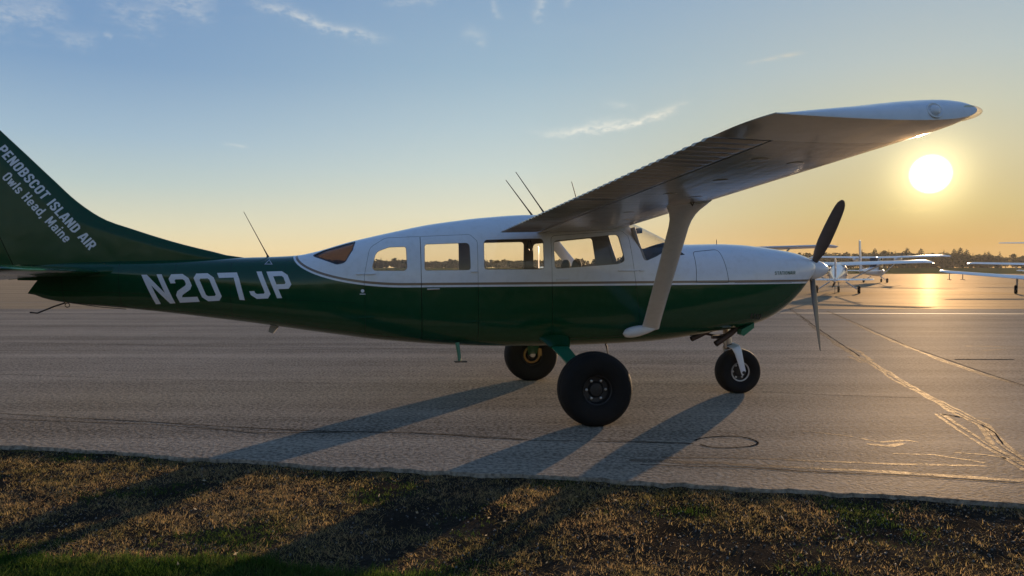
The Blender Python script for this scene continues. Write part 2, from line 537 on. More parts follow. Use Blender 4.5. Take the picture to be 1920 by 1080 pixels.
leafy('dry_blade', [(0.30, (0.15, 0.145, 0.045)), (0.42, (0.31, 0.24, 0.09)), (0.55, (0.48, 0.345, 0.16)), (0.72, (0.40, 0.245, 0.12))], 0.45, 1.3)
leafy('green_blade', [(0.3, (0.035, 0.075, 0.012)), (0.5, (0.06, 0.105, 0.02)), (0.7, (0.14, 0.15, 0.045))], 0.4, 2.0)
leafy('leaf_broad', [(0.3, (0.028, 0.036, 0.014)), (0.5, (0.045, 0.052, 0.020)), (0.72, (0.070, 0.070, 0.028))], 0.15, 0.25)
leafy('leaf_needle', [(0.3, (0.022, 0.036, 0.018)), (0.7, (0.042, 0.050, 0.024))], 0.1, 0.3)
leafy('dead_leaf', [(0.3, (0.30, 0.24, 0.15)), (0.7, (0.50, 0.44, 0.32))], 0.4, 3)


# ------------------------------------------------------------------ mesh helpers
def link(name, me, parent=None, loc=None, rot=None):
    o = bpy.data.objects.new(name, me)
    COL.objects.link(o)
    if parent is not None:
        o.parent = parent
    if loc is not None:
        o.location = loc
    if rot is not None:
        o.rotation_euler = rot
    return o


def shade(me, smooth=True, angle=None):
    me.polygons.foreach_set('use_smooth', [smooth] * len(me.polygons))
    if angle is not None:
        me.set_sharp_from_angle(angle=R(angle))


def mesh(name, V, F, mat, parent=None, smooth=True, angle=35, loc=None, rot=None):
    me = bpy.data.meshes.new(name)
    me.from_pydata([tuple(v) for v in V], [], F)
    me.validate()
    bm = bmesh.new()
    bm.from_mesh(me)
    bmesh.ops.recalc_face_normals(bm, faces=bm.faces)
    bm.to_mesh(me)
    bm.free()
    if mat:
        me.materials.append(MATS[mat] if isinstance(mat, str) else mat)
    shade(me, smooth, angle)
    return link(name, me, parent, loc, rot)


class MB:
    """gathers shapes that make up one part"""
    def __init__(s):
        s.V, s.F = [], []

    def take(s, V, F):
        b = len(s.V)
        s.V += [tuple(v) for v in V]
        s.F += [tuple(i + b for i in f) for f in F]
        return s

    def box(s, c, sz, rot=None):
        c = Vector(c)
        V = []
        for k in range(8):
            q = Vector(((k & 1) - .5, ((k >> 1) & 1) - .5, ((k >> 2) & 1) - .5))
            q = Vector((q.x * sz[0], q.y * sz[1], q.z * sz[2]))
            if rot is not None:
                q = rot @ q
            V.append(c + q)
        return s.take(V, [(0, 2, 3, 1), (4, 5, 7, 6), (0, 1, 5, 4), (2, 6, 7, 3), (0, 4, 6, 2), (1, 3, 7, 5)])

    def tube(s, pts, rad, n=8, cap=True):
        pts = [Vector(p) for p in pts]
        if not hasattr(rad, '__len__'):
            rad = [rad] * len(pts)
        V, F = [], []
        up = None
        for i, p in enumerate(pts):
            d = (pts[min(i + 1, len(pts) - 1)] - pts[max(i - 1, 0)]).normalized()
            if up is None:
                a = Vector((0, 0, 1)) if abs(d.z) < .9 else Vector((1, 0, 0))
                up = (a - d * a.dot(d)).normalized()
            else:
                up = (up - d * up.dot(d)).normalized()
            sd_ = d.cross(up)
            for k in range(n):
                t_ = 2 * math.pi * k / n
                V.append(p + (up * math.cos(t_) + sd_ * math.sin(t_)) * rad[i])
        for i in range(len(pts) - 1):
            for k in range(n):
                k2 = (k + 1) % n
                F.append((i * n + k, i * n + k2, (i + 1) * n + k2, (i + 1) * n + k))
        if cap:
            F.append(tuple(range(n)))
            F.append(tuple(range((len(pts) - 1) * n, len(pts) * n)))
        return s.take(V, F)

    def rings(s, rings, cap=True, close=True):
        n = len(rings[0])
        V = [p for r in rings for p in r]
        F = []
        for i in range(len(rings) - 1):
            for k in range(n if close else n - 1):
                k2 = (k + 1) % n
                F.append((i * n + k, i * n + k2, (i + 1) * n + k2, (i + 1) * n + k))
        if cap:
            F.append(tuple(range(n)))
            F.append(tuple(range((len(rings) - 1) * n, len(rings) * n)))
        return s.take(V, F)

    def lathe(s, prof, c, axis='y', n=40, cap=True):
        """prof: (offset along axis, radius)"""
        rs = []
        for a, r in prof:
            ring = []
            for k in range(n):
                t_ = 2 * math.pi * k / n
                u, v = r * math.cos(t_), r * math.sin(t_)
                q = {'y': (u, a, v), 'x': (a, u, v), 'z': (u, v, a)}[axis]
                ring.append((c[0] + q[0], c[1] + q[1], c[2] + q[2]))
            rs.append(ring)
        return s.rings(rs, cap)

    def build(s, name, mat, parent=None, smooth=True, angle=35, loc=None, rot=None):
        return mesh(name, s.V, s.F, mat, parent, smooth, angle, loc, rot)


def thing(name, label, cat, loc, rz=0.0, group=None):
    o = bpy.data.objects.new(name, None)
    COL.objects.link(o)
    o.empty_display_size = 0.3
    o.location = loc
    o.rotation_euler = (0, 0, rz)
    o['label'] = label
    o['category'] = cat
    if group:
        o['group'] = group
    return o


def rounded(poly, rad, n=6):
    """round the corners of an (x, z) polygon"""
    out = []
    N = len(poly)
    for i in range(N):
        p0, p1, p2 = (Vector(poly[(i + k) % N]) for k in (-1, 0, 1))
        r = rad[i] if hasattr(rad, '__len__') else rad
        a, b = (p0 - p1), (p2 - p1)
        la, lb = a.length, b.length
        if r <= 0:
            out.append(tuple(p1))
            continue
        cs = max(-1, min(1, a.normalized().dot(b.normalized())))
        th_ = math.acos(cs)
        d = min(r / math.tan(th_ / 2), la * .48, lb * .48)
        q0, q1 = p1 + a.normalized() * d, p1 + b.normalized() * d
        for k in range(n + 1):
            t_ = k / n
            out.append(tuple(q0 * (1 - t_) ** 2 + p1 * 2 * t_ * (1 - t_) + q1 * t_ ** 2))
    return out


def inset(poly, d):
    """offset an (x, z) polygon inwards (d>0) or outwards (d<0), star-shaped polygons only"""
    P = np.array(poly)
    N = len(P)
    area = 0.5 * np.sum(P[:, 0] * np.roll(P[:, 1], -1) - np.roll(P[:, 0], -1) * P[:, 1])
    sgn = 1 if area > 0 else -1
    out = []
    for i in range(N):
        e = P[(i + 1) % N] - P[i - 1]
        nn = np.array([-e[1], e[0]]) * sgn
        nn /= np.linalg.norm(nn) + 1e-12
        out.append(tuple(P[i] + nn * d))
    return out


def prism(poly, y0, y1, mat_index=0):
    n = len(poly)
    V = [(x, y0, z) for x, z in poly] + [(x, y1, z) for x, z in poly]
    F = [tuple(range(n)), tuple(range(n, 2 * n))] + [(i, (i + 1) % n, n + (i + 1) % n, n + i) for i in range(n)]
    o = mesh('cutter', V, F, None, None, False, None)
    for mm in BODY_MATS:
        o.data.materials.append(MATS[mm])
    o.data.polygons.foreach_set('material_index', [mat_index] * len(o.data.polygons))
    return o


def boolean(o, cutter, op='DIFFERENCE', drop=True):
    md = o.modifiers.new('b', 'BOOLEAN')
    md.operation = op
    md.object = cutter
    md.solver = 'EXACT'
    dg = bpy.context.evaluated_depsgraph_get()
    me = bpy.data.meshes.new_from_object(o.evaluated_get(dg))
    o.modifiers.clear()
    old = o.data
    o.data = me
    bpy.data.meshes.remove(old)
    if drop:
        kill(cutter)


def kill(o):
    me = o.data
    bpy.data.objects.remove(o)
    if me.users == 0:
        bpy.data.meshes.remove(me)


# ------------------------------------------------------------------ ground
EDGE = [(-60, 15.2), (-20, 9.1), (-4.437, 6.433), (-1.311, 5.70), (0.544, 5.407), (1.28, 5.232), (2.31, 5.02), (3.33, 4.82), (9, 3.7), (20, 1.55), (60, -6.3)]
EX = np.array([e[0] for e in EDGE])
EY = np.array([e[1] for e in EDGE])


def edge_y(x):
    return float(np.interp(x, EX, EY))


def struct(o):
    o['kind'] = 'structure'
    return o


def stuff(o, label, cat):
    o['kind'] = 'stuff'
    o['label'] = label
    o['category'] = cat
    return o


# the wide ground
def terrain_z(x, y):
    r = max(0.0, min(1.0, (y - 225) / 120))
    return -0.16 + 2.1 * r * r * (3 - 2 * r)


V, F = [], []
xs = [-450, -300, -150, -60, 0, 60, 150, 300, 450]
ys = [-120, -60, 0, 60, 150, 225, 250, 270, 290, 310, 330, 350, 420, 520]
for y in ys:
    for x in xs:
        V.append((x, y, terrain_z(x, y)))
nx = len(xs)
for j in range(len(ys) - 1):
    for i in range(nx - 1):
        F.append((j * nx + i, j * nx + i + 1, (j + 1) * nx + i + 1, (j + 1) * nx + i))
struct(mesh('grass_field', V, F, 'meadow'))

# apron slab with a ragged near edge, 8 cm above the verge
ax = np.concatenate([np.linspace(-400, -12, 40), np.linspace(-11.9, 11.9, 480), np.linspace(12, 400, 40)])
top, bot = [], []
for x in ax:
    y = float(np.interp(x, EX, EY)) if abs(x) < 60 else (15.2 + (-60 - x) * .15 if x < 0 else -6.3 - (x - 60) * .19)
    if abs(x) < 14:
        y += 0.045 * mnoise.noise((x * 1.7, 3, 0)) + 0.040 * mnoise.noise((x * 7, 7, 0)) + 0.02 * mnoise.noise((x * 19, 2, 0))
    top.append((x, y, 0.0))
    bot.append((x, y - 0.030 + (0.02 * mnoise.noise((x * 6, 1, 4)) if abs(x) < 14 else 0), -0.14))
YMID = 28.3
V = top + bot + [(x, YMID, 0.0) for x in ax]
N = len(ax)
F = []
for i in range(N - 1):
    F.append((i, i + 1, N + i + 1, N + i))
    F.append((i, 2 * N + i, 2 * N + i + 1, i + 1))
apron = struct(mesh('asphalt_apron', V, F, 'old_asphalt', None, False, None))
V, F = [], []
fx = [-400, -200, -100, -40, 0, 40, 100, 200, 400]
fy = [YMID, 40, 70, 120, 170, 222]
for y in fy:
    for x in fx:
        V.append((x, y, 0.0 if y > YMID else 0.0))
for j in range(len(fy) - 1):
    for i in range(len(fx) - 1):
        a = j * len(fx) + i
        F.append((a, a + 1, a + len(fx) + 1, a + len(fx)))
ramp = struct(mesh('sealed_ramp', V, F, 'smooth_asphalt', None, False, None))


def strip(name, pts, width, mat, parent, z=0.004, wob=0.3, seg=0.12, seed=0, ragged=0.35):
    """an irregular ribbon lying on the asphalt"""
    P = [Vector((x, y, 0)) for x, y in pts]
    L, R_ = [], []
    s_ = 0.0
    for a, b in zip(P[:-1], P[1:]):
        ln = (b - a).length
        k = max(1, int(ln / seg))
        d = (b - a).normalized()
        nrm = Vector((-d.y, d.x, 0))
        for i in range(k + (1 if b is P[-1] else 0)):
            q = a + (b - a) * (i / k)
            ss = s_ + ln * i / k
            off = wob * width * (mnoise.noise((ss * .9, seed, 0)) + .5 * mnoise.noise((ss * 3.1, seed, 5)))
            wl = width * .5 * (1 + ragged * mnoise.noise((ss * 4.3, seed, 11)) + ragged * mnoise.noise((ss * 1.1, seed, 12)))
            wr = width * .5 * (1 + ragged * mnoise.noise((ss * 4.7, seed, 21)) + ragged * mnoise.noise((ss * 1.3, seed, 22)))
            L.append(q + nrm * (off + wl))
            R_.append(q + nrm * (off - wr))
        s_ += ln
    n_ = len(L)
    V = [(v.x, v.y, z) for v in L] + [(v.x, v.y, z) for v in R_]
    F = [(i, i + 1, n_ + i + 1, n_ + i) for i in range(n_ - 1)]
    return mesh(name, V, F, mat, parent, False, None)


CAMH, F_, YH = 1.52, 1400.0, 504.0
TH = math.atan((540 - YH) / F_)


def ground_at(px, py):
    """where the photograph's ground points lie on the real apron"""
    a, b = (px - 960) / F_, (540 - py) / F_
    d = (a, math.cos(TH) + b * math.sin(TH), -math.sin(TH) + b * math.cos(TH))
    t_ = -CAMH / d[2]
    return (t_ * d[0], t_ * d[1])


def gp(*pp):
    return [ground_at(*q) for q in pp]


SEALS = [
    (gp((1480, 578), (1508, 598), (1535, 620), (1570, 646), (1612, 672), (1640, 684), (1690, 716), (1740, 744), (1800, 775), (1840, 795), (1880, 838), (1935, 870)), 0.115, 1),
    (gp((1576, 648), (1610, 660), (1636, 676)), 0.07, 2),
    (gp((1590, 668), (1616, 680), (1645, 681)), 0.05, 3),
    (gp((1550, 583), (1600, 605), (1640, 625), (1700, 650), (1770, 677), (1850, 704), (1930, 726)), 0.085, 4),
    (gp((1760, 776), (1800, 802), (1850, 832), (1935, 884)), 0.10, 5),
    (gp((1775, 780), (1860, 786)), 0.02, 25),
    (gp((1180, 862), (1300, 868), (1420, 874), (1540, 880), (1700, 886), (1800, 893), (1935, 903)), 0.075, 6),
    (gp((1240, 858), (1400, 860), (1560, 866), (1700, 871), (1850, 874)), 0.045, 7),
    (gp((1672, 850), (1750, 852), (1825, 863), (1850, 868)), 0.05, 8),
    (gp((1790, 849), (1850, 853), (1900, 862)), 0.035, 9),
    (gp((1500, 808), (1545, 813), (1600, 819)), 0.035, 10),
    (gp((1615, 822), (1650, 829), (1700, 826), (1722, 830)), 0.05, 27),
    (gp((1625, 832), (1665, 836), (1690, 830)), 0.06, 11),
    (gp((180, 786), (300, 792), (420, 806), (500, 815)), 0.02, 12),
    (gp((770, 811), (860, 816), (930, 820), (990, 824)), 0.03, 13),
    (gp((1120, 824), (1200, 827), (1300, 832)), 0.03, 14),
    (gp((60, 573), (380, 581)), 0.05, 15),
    (gp((1170, 681), (1260, 683), (1350, 684)), 0.03, 26),
]
for pts, wd, sdd in SEALS:
    if wd >= .08:
        P = [Vector((x, y, 0)) for x, y in pts]
        for k, (o_, fw) in enumerate(((-.36, .34), (.34, .30), (.0, .22))):
            q = []
            for a, b, c in zip([P[0]] + P[:-1], P, P[1:] + [P[-1]]):
                d_ = (c - a).normalized()
                q.append((b.x - d_.y * wd * o_, b.y + d_.x * wd * o_))
            strip('crack_seal', q, wd * fw, 'crack_tar', apron, 0.0012 + .0006 * k, 1.1, 0.05, sdd * 3.7 + k * 9.1, 0.9)
    else:
        strip('crack_seal', pts, wd, 'crack_tar', apron, 0.0012, 0.7, 0.05, sdd * 3.7, 0.8)
CRACKS = [
    (gp((-60, 772), (120, 783), (260, 790), (420, 800), (600, 809), (770, 812), (990, 826), (1130, 828), (1300, 832)), 0.016, 31),
    (gp((0, 786), (300, 797), (480, 812), (640, 811)), 0.012, 32),
    (gp(*[(1362 + 58 * math.cos(q) + 4 * math.sin(3 * q), 829 + 11 * math.sin(q)) for q in np.linspace(-2.9, 2.7, 26)]), 0.022, 33),
    (gp((1200, 872), (1400, 877), (1500, 884), (1700, 892), (1935, 908)), 0.014, 34),
    (gp((1765, 777), (1800, 782)), 0.03, 35),
    (gp((1790, 674), (1900, 674)), 0.06, 36),
    (gp((1430, 735), (1560, 741), (1720, 746)), 0.012, 37),
    (gp((1480, 672), (1600, 675)), 0.02, 38),
    (gp((0, 642), (420, 650), (860, 655)), 0.02, 39),
    (gp((0, 702), (300, 712), (620, 719)), 0.012, 40),
    (gp((1840, 796), (1866, 812), (1880, 832)), 0.010, 41),
    (gp((1500, 592), (1560, 634), (1612, 668)), 0.02, 42),
    (gp((1560, 586), (1700, 648), (1850, 700), (1935, 728)), 0.014, 43),
]
for pts, wd, sdd in CRACKS:
    strip('crack', pts, wd, 'crack_void', apron, 0.0032, 0.6, 0.05, sdd * 2.3, 0.7)
strip('painted_line', gp((1380, 586), (1500, 587), (1700, 588), (2050, 589)), 0.16, 'line_paint', apron, 0.0015, 0.02, 0.3, 51, 0.1)
strip('crack_seal', gp((1810, 649), (1870, 650), (1990, 651)), 0.07, 'crack_tar', apron, 0.0012, 0.05, 0.1, 52, 0.3)
strip('crack_seal', gp((1840, 658), (1880, 655), (1990, 654)), 0.05, 'crack_tar', apron, 0.0012, 0.05, 0.1, 53, 0.3)
strip('painted_line', gp((-300, 566), (100, 567), (300, 568)), 0.20, 'line_paint', apron, 0.0015, 0.02, 0.3, 54, 0.1)


# the verge of bare soil, stones and tired grass
def verge_z(x, y):
    d = edge_y(x) - y
    base = -0.030 - 0.05 * min(1, max(0, d) / 3.0)
    return base + 0.016 * min(1, max(0.15, d)) * mnoise.noise((x * 1.1, y * 1.1, 0)) + 0.009 * mnoise.noise((x * 4.1, y * 4.1, 2)) + 0.006 * mnoise.noise((x * 13, y * 13, 5))


V, F = [], []
NX, NY = 300, 150
for j in range(NY + 1):
    for i in range(NX + 1):
        x = -9 + 18 * i / NX
        t_ = j / NY
        y0, y1 = -1.0, edge_y(x) + 0.06
        y = y0 + (y1 - y0) * (1 - (1 - t_) ** 1.5)
        V.append((x, y, verge_z(x, y)))
for j in range(NY):
    for i in range(NX):
        a = j * (NX + 1) + i
        F.append((a, a + 1, a + NX + 2, a + NX + 1))
struct(mesh('verge', V, F, 'soil', None, True, None))

# ------------------------------------------------------------------ the aircraft in front
PSI = R(10.5)
L1 = ((-5.872, 2.722), (-5.008, 1.708))
L2 = ((-5.825, 2.446), (-5.24, 1.784))
plane = thing('light_aircraft', 'large dark green and white high-wing propeller plane with N207JP on its side, parked in front', 'airplane', (0.53, 8.72, 0), PSI)
BODY_MATS = ['livery_paint', 'cabin_trim', 'seam_dark']

#        x     ztop   zbot    w     zc    nt   nb
STN = [(-5.70, 1.555, 1.250, .030, 1.475, 2.0, 1.9),
       (-5.62, 1.565, 1.265, .045, 1.475, 2.0, 1.9),
       (-5.44, 1.585, 1.205, .078, 1.475, 2.0, 1.8),
       (-5.24, 1.592, 1.165, .105, 1.475, 2.0, 1.8),
       (-4.75, 1.604, 1.112, .158, 1.47, 2.0, 1.9),
       (-4.25, 1.614, 1.053, .210, 1.44, 2.1, 2.1),
       (-3.86, 1.626, 1.000, .255, 1.40, 2.2, 2.3),
       (-3.48, 1.641, .948, .305, 1.36, 2.3, 2.5),
       (-3.10, 1.655, .890, .355, 1.33, 2.4, 2.7),
       (-2.92, 1.668, .862, .382, 1.32, 2.5, 2.8),
       (-2.74, 1.705, .834, .406, 1.31, 2.6, 2.9),
       (-2.40, 1.808, .785, .452, 1.29, 2.8, 3.1),
       (-2.11, 1.880, .745, .488, 1.27, 3.0, 3.3),
       (-1.82, 1.946, .716, .517, 1.26, 3.2, 3.5),
       (-1.53, 2.008, .690, .538, 1.25, 3.4, 3.6),
       (-1.23, 2.054, .670, .553, 1.25, 3.5, 3.7),
       (-0.92, 2.094, .655, .561, 1.25, 3.6, 3.8),
       (-0.40, 2.133, .643, .566, 1.25, 3.7, 3.8),
       (0.20, 2.140, .645, .566, 1.25, 3.7, 3.8),
       (0.57, 2.122, .652, .565, 1.25, 3.6, 3.7),
       (0.78, 2.082, .658, .563, 1.25, 3.4, 3.6),
       (0.98, 2.005, .666, .560, 1.25, 3.1, 3.5),
       (1.20, 1.905, .680, .556, 1.26, 2.9, 3.4),
       (1.39, 1.822, .699, .551, 1.28, 2.7, 3.3),
       (1.58, 1.812, .722, .546, 1.30, 2.6, 3.2),
       (1.985, 1.820, .780, .530, 1.35, 2.5, 3.0),
       (2.20, 1.814, .805, .518, 1.38, 2.5, 2.9),
       (2.48, 1.789, .872, .493, 1.42, 2.5, 2.7),
       (2.75, 1.752, 1.012, .450, 1.47, 2.5, 2.6),
       (2.92, 1.722, 1.160, .405, 1.50, 2.5, 2.5),
       (3.05, 1.686, 1.325, .348, 1.51, 2.5, 2.4),
       (3.13, 1.652, 1.405, .285, 1.52, 2.4, 2.3),
       (3.175, 1.620, 1.450, .215, 1.52, 2.3, 2.2),
       (3.195, 1.585, 1.480, .135, 1.525, 2.2, 2.1)]
STN = np.array(STN)


def pchip(x, y):
    hx = np.diff(x)
    dl = np.diff(y) / hx
    d = np.zeros(len(x))
    for i in range(1, len(x) - 1):
        if dl[i - 1] * dl[i] > 0:
            w1, w2 = 2 * hx[i] + hx[i - 1], hx[i] + 2 * hx[i - 1]
            d[i] = (w1 + w2) / (w1 / dl[i - 1] + w2 / dl[i])
    d[0], d[-1] = dl[0], dl[-1]

    def f(q):
        i = int(min(max(np.searchsorted(x, q) - 1, 0), len(x) - 2))
        t_ = (q - x[i]) / hx[i]
        h00, h10 = 2 * t_**3 - 3 * t_**2 + 1, t_**3 - 2 * t_**2 + t_
        h01, h11 = -2 * t_**3 + 3 * t_**2, t_**3 - t_**2
        return h00 * y[i] + h10 * hx[i] * d[i] + h01 * y[i + 1] + h11 * hx[i] * d[i + 1]
    return f


SF = [pchip(STN[:, 0], STN[:, k]) for k in range(1, 7)]


def sect(x):
    return [f(x) for f in SF]


def side_y(x, z, ins=0.0):
    zt, zb, w_, zc, nt_, nb_ = sect(x)
    zt -= ins
    zb += ins
    w_ -= ins
    hgt, e_ = (zt - zc, nt_) if z > zc else (zc - zb, nb_)
    q = min(1.0, abs(z - zc) / hgt)
    return w_ * (1 - q ** e_) ** (1 / e_)


def ring(x, ins=0.0, N_=64):
    zt, zb, w_, zc, nt_, nb_ = sect(x)
    zt, zb, w_ = zt - ins, zb + ins, w_ - ins
    t_ = np.linspace(0, 2 * np.pi, 721)
    c, s_ = np.cos(t_), np.sin(t_)
    e_ = np.where(s_ >= 0, nt_, nb_)
    y = w_ * np.sign(c) * np.abs(c) ** (2 / e_)
    z = zc + np.where(s_ >= 0, zt - zc, zc - zb) * np.sign(s_) * np.abs(s_) ** (2 / e_)
    ds = np.hypot(np.diff(y), np.diff(z))
    S_ = np.concatenate([[0], np.cumsum(ds)])
    q = np.linspace(0, S_[-1], N_ + 1)[:-1]
    return [(x, float(np.interp(k, S_, y)), float(np.interp(k, S_, z))) for k in q]


def loft(xs_, ins, mi, N_=64):
    mb = MB().rings([ring(x, ins, N_) for x in xs_])
    o = mb.build('fuselage', None, None, True, None)
    for mm in BODY_MATS:
        o.data.materials.append(MATS[mm])
    o.data.polygons.foreach_set('material_index', [mi] * len(o.data.polygons))
    return o


xs_out = list(np.arange(-5.70, 2.70, 0.075)) + [2.75, 2.8, 2.85, 2.89, 2.93, 2.97, 3.01, 3.045, 3.075, 3.1, 3.125, 3.145, 3.16, 3.175, 3.186, 3.195]
body = loft(xs_out, 0.0, 0)
REF = body.data.copy()
REF.calc_loop_triangles() if hasattr(REF, 'calc_loop_triangles') else None
REF_BVH = BVHTree.FromPolygons([v.co.copy() for v in REF.vertices], [tuple(p_.vertices) for p_ in REF.polygons])
REF_N = [v.normal.copy() for v in REF.vertices]


def ref_normal(co):
    hit = REF_BVH.find_nearest(co)
    if hit[0] is None or hit[3] > 0.006:
        return None
    vs = REF.polygons[hit[2]].vertices
    acc = Vector((0, 0, 0))
    tw = 0
    for vi in vs:
        d_ = (REF.vertices[vi].co - hit[0]).length
        w_ = 1.0 / (d_ * d_ + 1e-6)
        acc += REF_N[vi] * w_
        tw += w_
    return acc.normalized()


def fix_normals(o):
    """cut faces keep the smooth curvature of the uncut skin"""
    me = o.data
    shade(me, True, None)
    out = []
    cache = {}
    for p_ in me.polygons:
        pn = p_.normal
        for li in p_.loop_indices:
            vi = me.loops[li].vertex_index
            if vi not in cache:
                cache[vi] = ref_normal(me.vertices[vi].co)
            rn = cache[vi]
            if rn is not None and rn.dot(pn) > 0.85:
                out.append(rn)
            else:
                out.append(pn.copy())
    me.normals_split_custom_set(out)


inner = loft([x for x in np.arange(-2.86, 1.46, 0.09)], 0.028, 1, 48)
boolean(body, inner)
boolean(body, prism([(-5.632, 1.20), (-5.628, 1.250), (-5.515, 1.385), (-5.50, 1.400), (-5.9, 1.405), (-5.9, 1.20)], -.5, .5, 0))

WIN = {
    'quarter': (rounded([(-2.765, 1.660), (-2.64, 1.722), (-2.297, 1.822), (-2.325, 1.722), (-2.405, 1.585), (-2.49, 1.563)], [.02, .2, .015, .08, .07, .08]), 'tinted_glass'),
    'rear': (rounded([(-2.135, 1.498), (-2.085, 1.70), (-1.95, 1.750), (-1.768, 1.757), (-1.758, 1.498)], [.05, .10, .10, .03, .05]), 'clear_glass'),
    'cargo': (rounded([(-1.580, 1.500), (-1.578, 1.782), (-1.098, 1.800), (-1.088, 1.506)], [.035, .035, .05, .035]), 'clear_glass'),
    'mid': (rounded([(-0.945, 1.510), (-0.947, 1.832), (-0.290, 1.852), (-0.286, 1.514)], [.035, .05, .05, .04]), 'clear_glass'),
    'crew': (rounded([(-0.168, 1.518), (-0.182, 1.825), (0.570, 1.905), (0.635, 1.600), (0.55, 1.572)], [.04, .05, .05, .05, .06]), 'clear_glass'),
}
FARWIN = dict(WIN)
FARWIN['cargo'] = (rounded([(-1.580, 1.480), (-1.578, 1.835), (-1.098, 1.850), (-1.088, 1.486)], [.035, .035, .05, .035]), 'clear_glass')
FARWIN['rear'] = (rounded([(-2.175, 1.478), (-2.125, 1.74), (-1.95, 1.800), (-1.688, 1.815), (-1.684, 1.478)], [.05, .10, .10, .03, .05]), 'clear_glass')
for k, (poly, gm) in WIN.items():
    mi_ = 2 if k == 'quarter' else 1
    boolean(body, prism(poly, -1.2, 0, mi_))
    boolean(body, prism(FARWIN[k][0], 0, 1.2, mi_))
WS_LOW = [(0.728, 2.06), (0.860, 1.600), (1.02, 1.662), (1.22, 1.772), (1.335, 1.825)]
boolean(body, prism(rounded([(0.715, 2.30), (0.728, 2.02), (0.862, 1.598), (1.02, 1.662), (1.22, 1.772), (1.345, 1.835), (1.36, 2.30)], [0, .02, .05, .15, .2, .05, 0]), -1.2, 1.2, 2))

DOORS = {
    'rear_cargo_door': rounded([(-2.195, .80), (-2.206, 1.45), (-2.15, 1.745), (-1.985, 1.852), (-1.622, 1.866), (-1.606, .745)], [.03, .05, .12, .12, .01, .02]),
    'front_cargo_door': rounded([(-1.602, .745), (-1.618, 1.866), (-1.09, 1.890), (-1.015, 1.82), (-1.004, .735)], [.02, .01, .06, .06, .03]),
    'crew_door': rounded([(-.188, .735), (-.207, 1.880), (.620, 1.945), (.690, 1.880), (.835, .775)], [.03, .06, .06, .06, .04]),
}
door_obs = {}
for nm, poly in DOORS.items():
    d_ = link(nm, body.data.copy())
    boolean(d_, prism(inset(poly, 0.0016), -1.2, -0.25, 2), 'INTERSECT')
    boolean(body, prism(inset(poly, -0.0016), -1.2, -0.25, 2))
    door_obs[nm] = d_
# cowl access door and engine cowl seam
cd = rounded([(1.483, 1.363), (1.500, 1.715), (1.83, 1.745), (1.885, 1.362)], [.02, .05, .05, .02])
d_ = link('cowl_access_door', body.data.copy())
boolean(d_, prism(inset(cd, 0.003), -1.2, -0.25, 2), 'INTERSECT')
# keep only the outer skin layer of the solid engine bay
slot_out = prism(inset(cd, -0.003), -1.2, -0.25, 2)
slot_in = prism(inset(cd, 0.003), -1.3, -0.15, 2)
boolean(slot_out, slot_in)
boolean(body, slot_out)
kill(d_)
for x0, x1, z0, z1 in ((1.955, 1.961, 1.37, 1.80), (1.43, 1.436, .75, 1.80), (1.96, 2.72, 1.358, 1.362)):
    c_ = MB().box(((x0 + x1) / 2, -0.58, (z0 + z1) / 2), (x1 - x0, 0.2, z1 - z0)).build('cutter', None, None, False)
    for mm in BODY_MATS:
        c_.data.materials.append(MATS[mm])
    c_.data.polygons.foreach_set('material_index', [2] * 6)
    sy = side_y((x0 + x1) / 2, (z0 + z1) / 2)
    # thin groove: only the outermost 4 mm
    c_.location = (0, 0, 0)
    for v in c_.data.vertices:
        if v.co.y > -0.58:
            v.co.y = -(side_y(v.co.x, min(max(v.co.z, 1.2), 1.5)) - 0.006)
    if z1 - z0 > .1:
        kill(c_)
        continue
    boolean(body, c_)
for o in [body] + list(door_obs.values()):
    fix_normals(o)
    o.parent = plane
BODY_BVH = REF_BVH
plane_body = body


def pane(poly, name, mat, parent, side=-1, ins=0.009, out=0.012):
    P = np.array(inset(poly, -out))
    c = P.mean(0)
    V, F = [], []
    K = 5
    n_ = len(P)
    for k in range(1, K + 1):
        for q in P:
            x, z = c + (q - c) * (k / K)
            V.append((x, side * (side_y(x, z) - ins), z))
    V.append((c[0], side * (side_y(*c) - ins), c[1]))
    for i in range(n_):
        F.append((len(V) - 1, i, (i + 1) % n_))
        for k in range(K - 1):
            F.append((k * n_ + i, k * n_ + (i + 1) % n_, (k + 1) * n_ + (i + 1) % n_, (k + 1) * n_ + i))
    return mesh(name, V, F, mat, parent, True, None)


own = {'rear': 'rear_cargo_door', 'cargo': 'front_cargo_door', 'crew': 'crew_door'}
for k, (poly, gm) in WIN.items():
    for sd_ in (-1, 1):
        par = door_obs[own[k]] if (sd_ < 0 and k in own) else body
        pane((WIN if sd_ < 0 else FARWIN)[k][0], 'window_pane', gm, par, sd_)


def rim_ring(poly, name, mat, parent, wid, off=0.003, side=-1):
    """thin rubber or metal edging round an opening"""
    A, B = inset(poly, -0.002), inset(poly, -wid)
    n_ = len(A)
    V = []
    for q, o_ in ((A, -0.012), (A, off), (B, off), (B, -0.012)):
        V += [(x, side * (side_y(x, z) + o_), z) for x, z in q]
    F = []
    for l_ in range(3):
        for i in range(n_):
            F.append((l_ * n_ + i, l_ * n_ + (i + 1) % n_, (l_ + 1) * n_ + (i + 1) % n_, (l_ + 1) * n_ + i))
    return mesh(name, V, F, mat, parent, False)


for sd_ in (-1, 1):
    rim_ring(inset(WIN['quarter'][0], 0.012), 'window_edging', 'window_rubber', body, 0.012, 0.003, sd_)
    for k in ('rear', 'cargo', 'mid', 'crew'):
        par = door_obs[own[k]] if (sd_ < 0 and k in own) else body
        rim_ring(inset((WIN if sd_ < 0 else FARWIN)[k][0], 0.006), 'window_edging', 'cabin_trim', par, 0.005, 0.001, sd_)

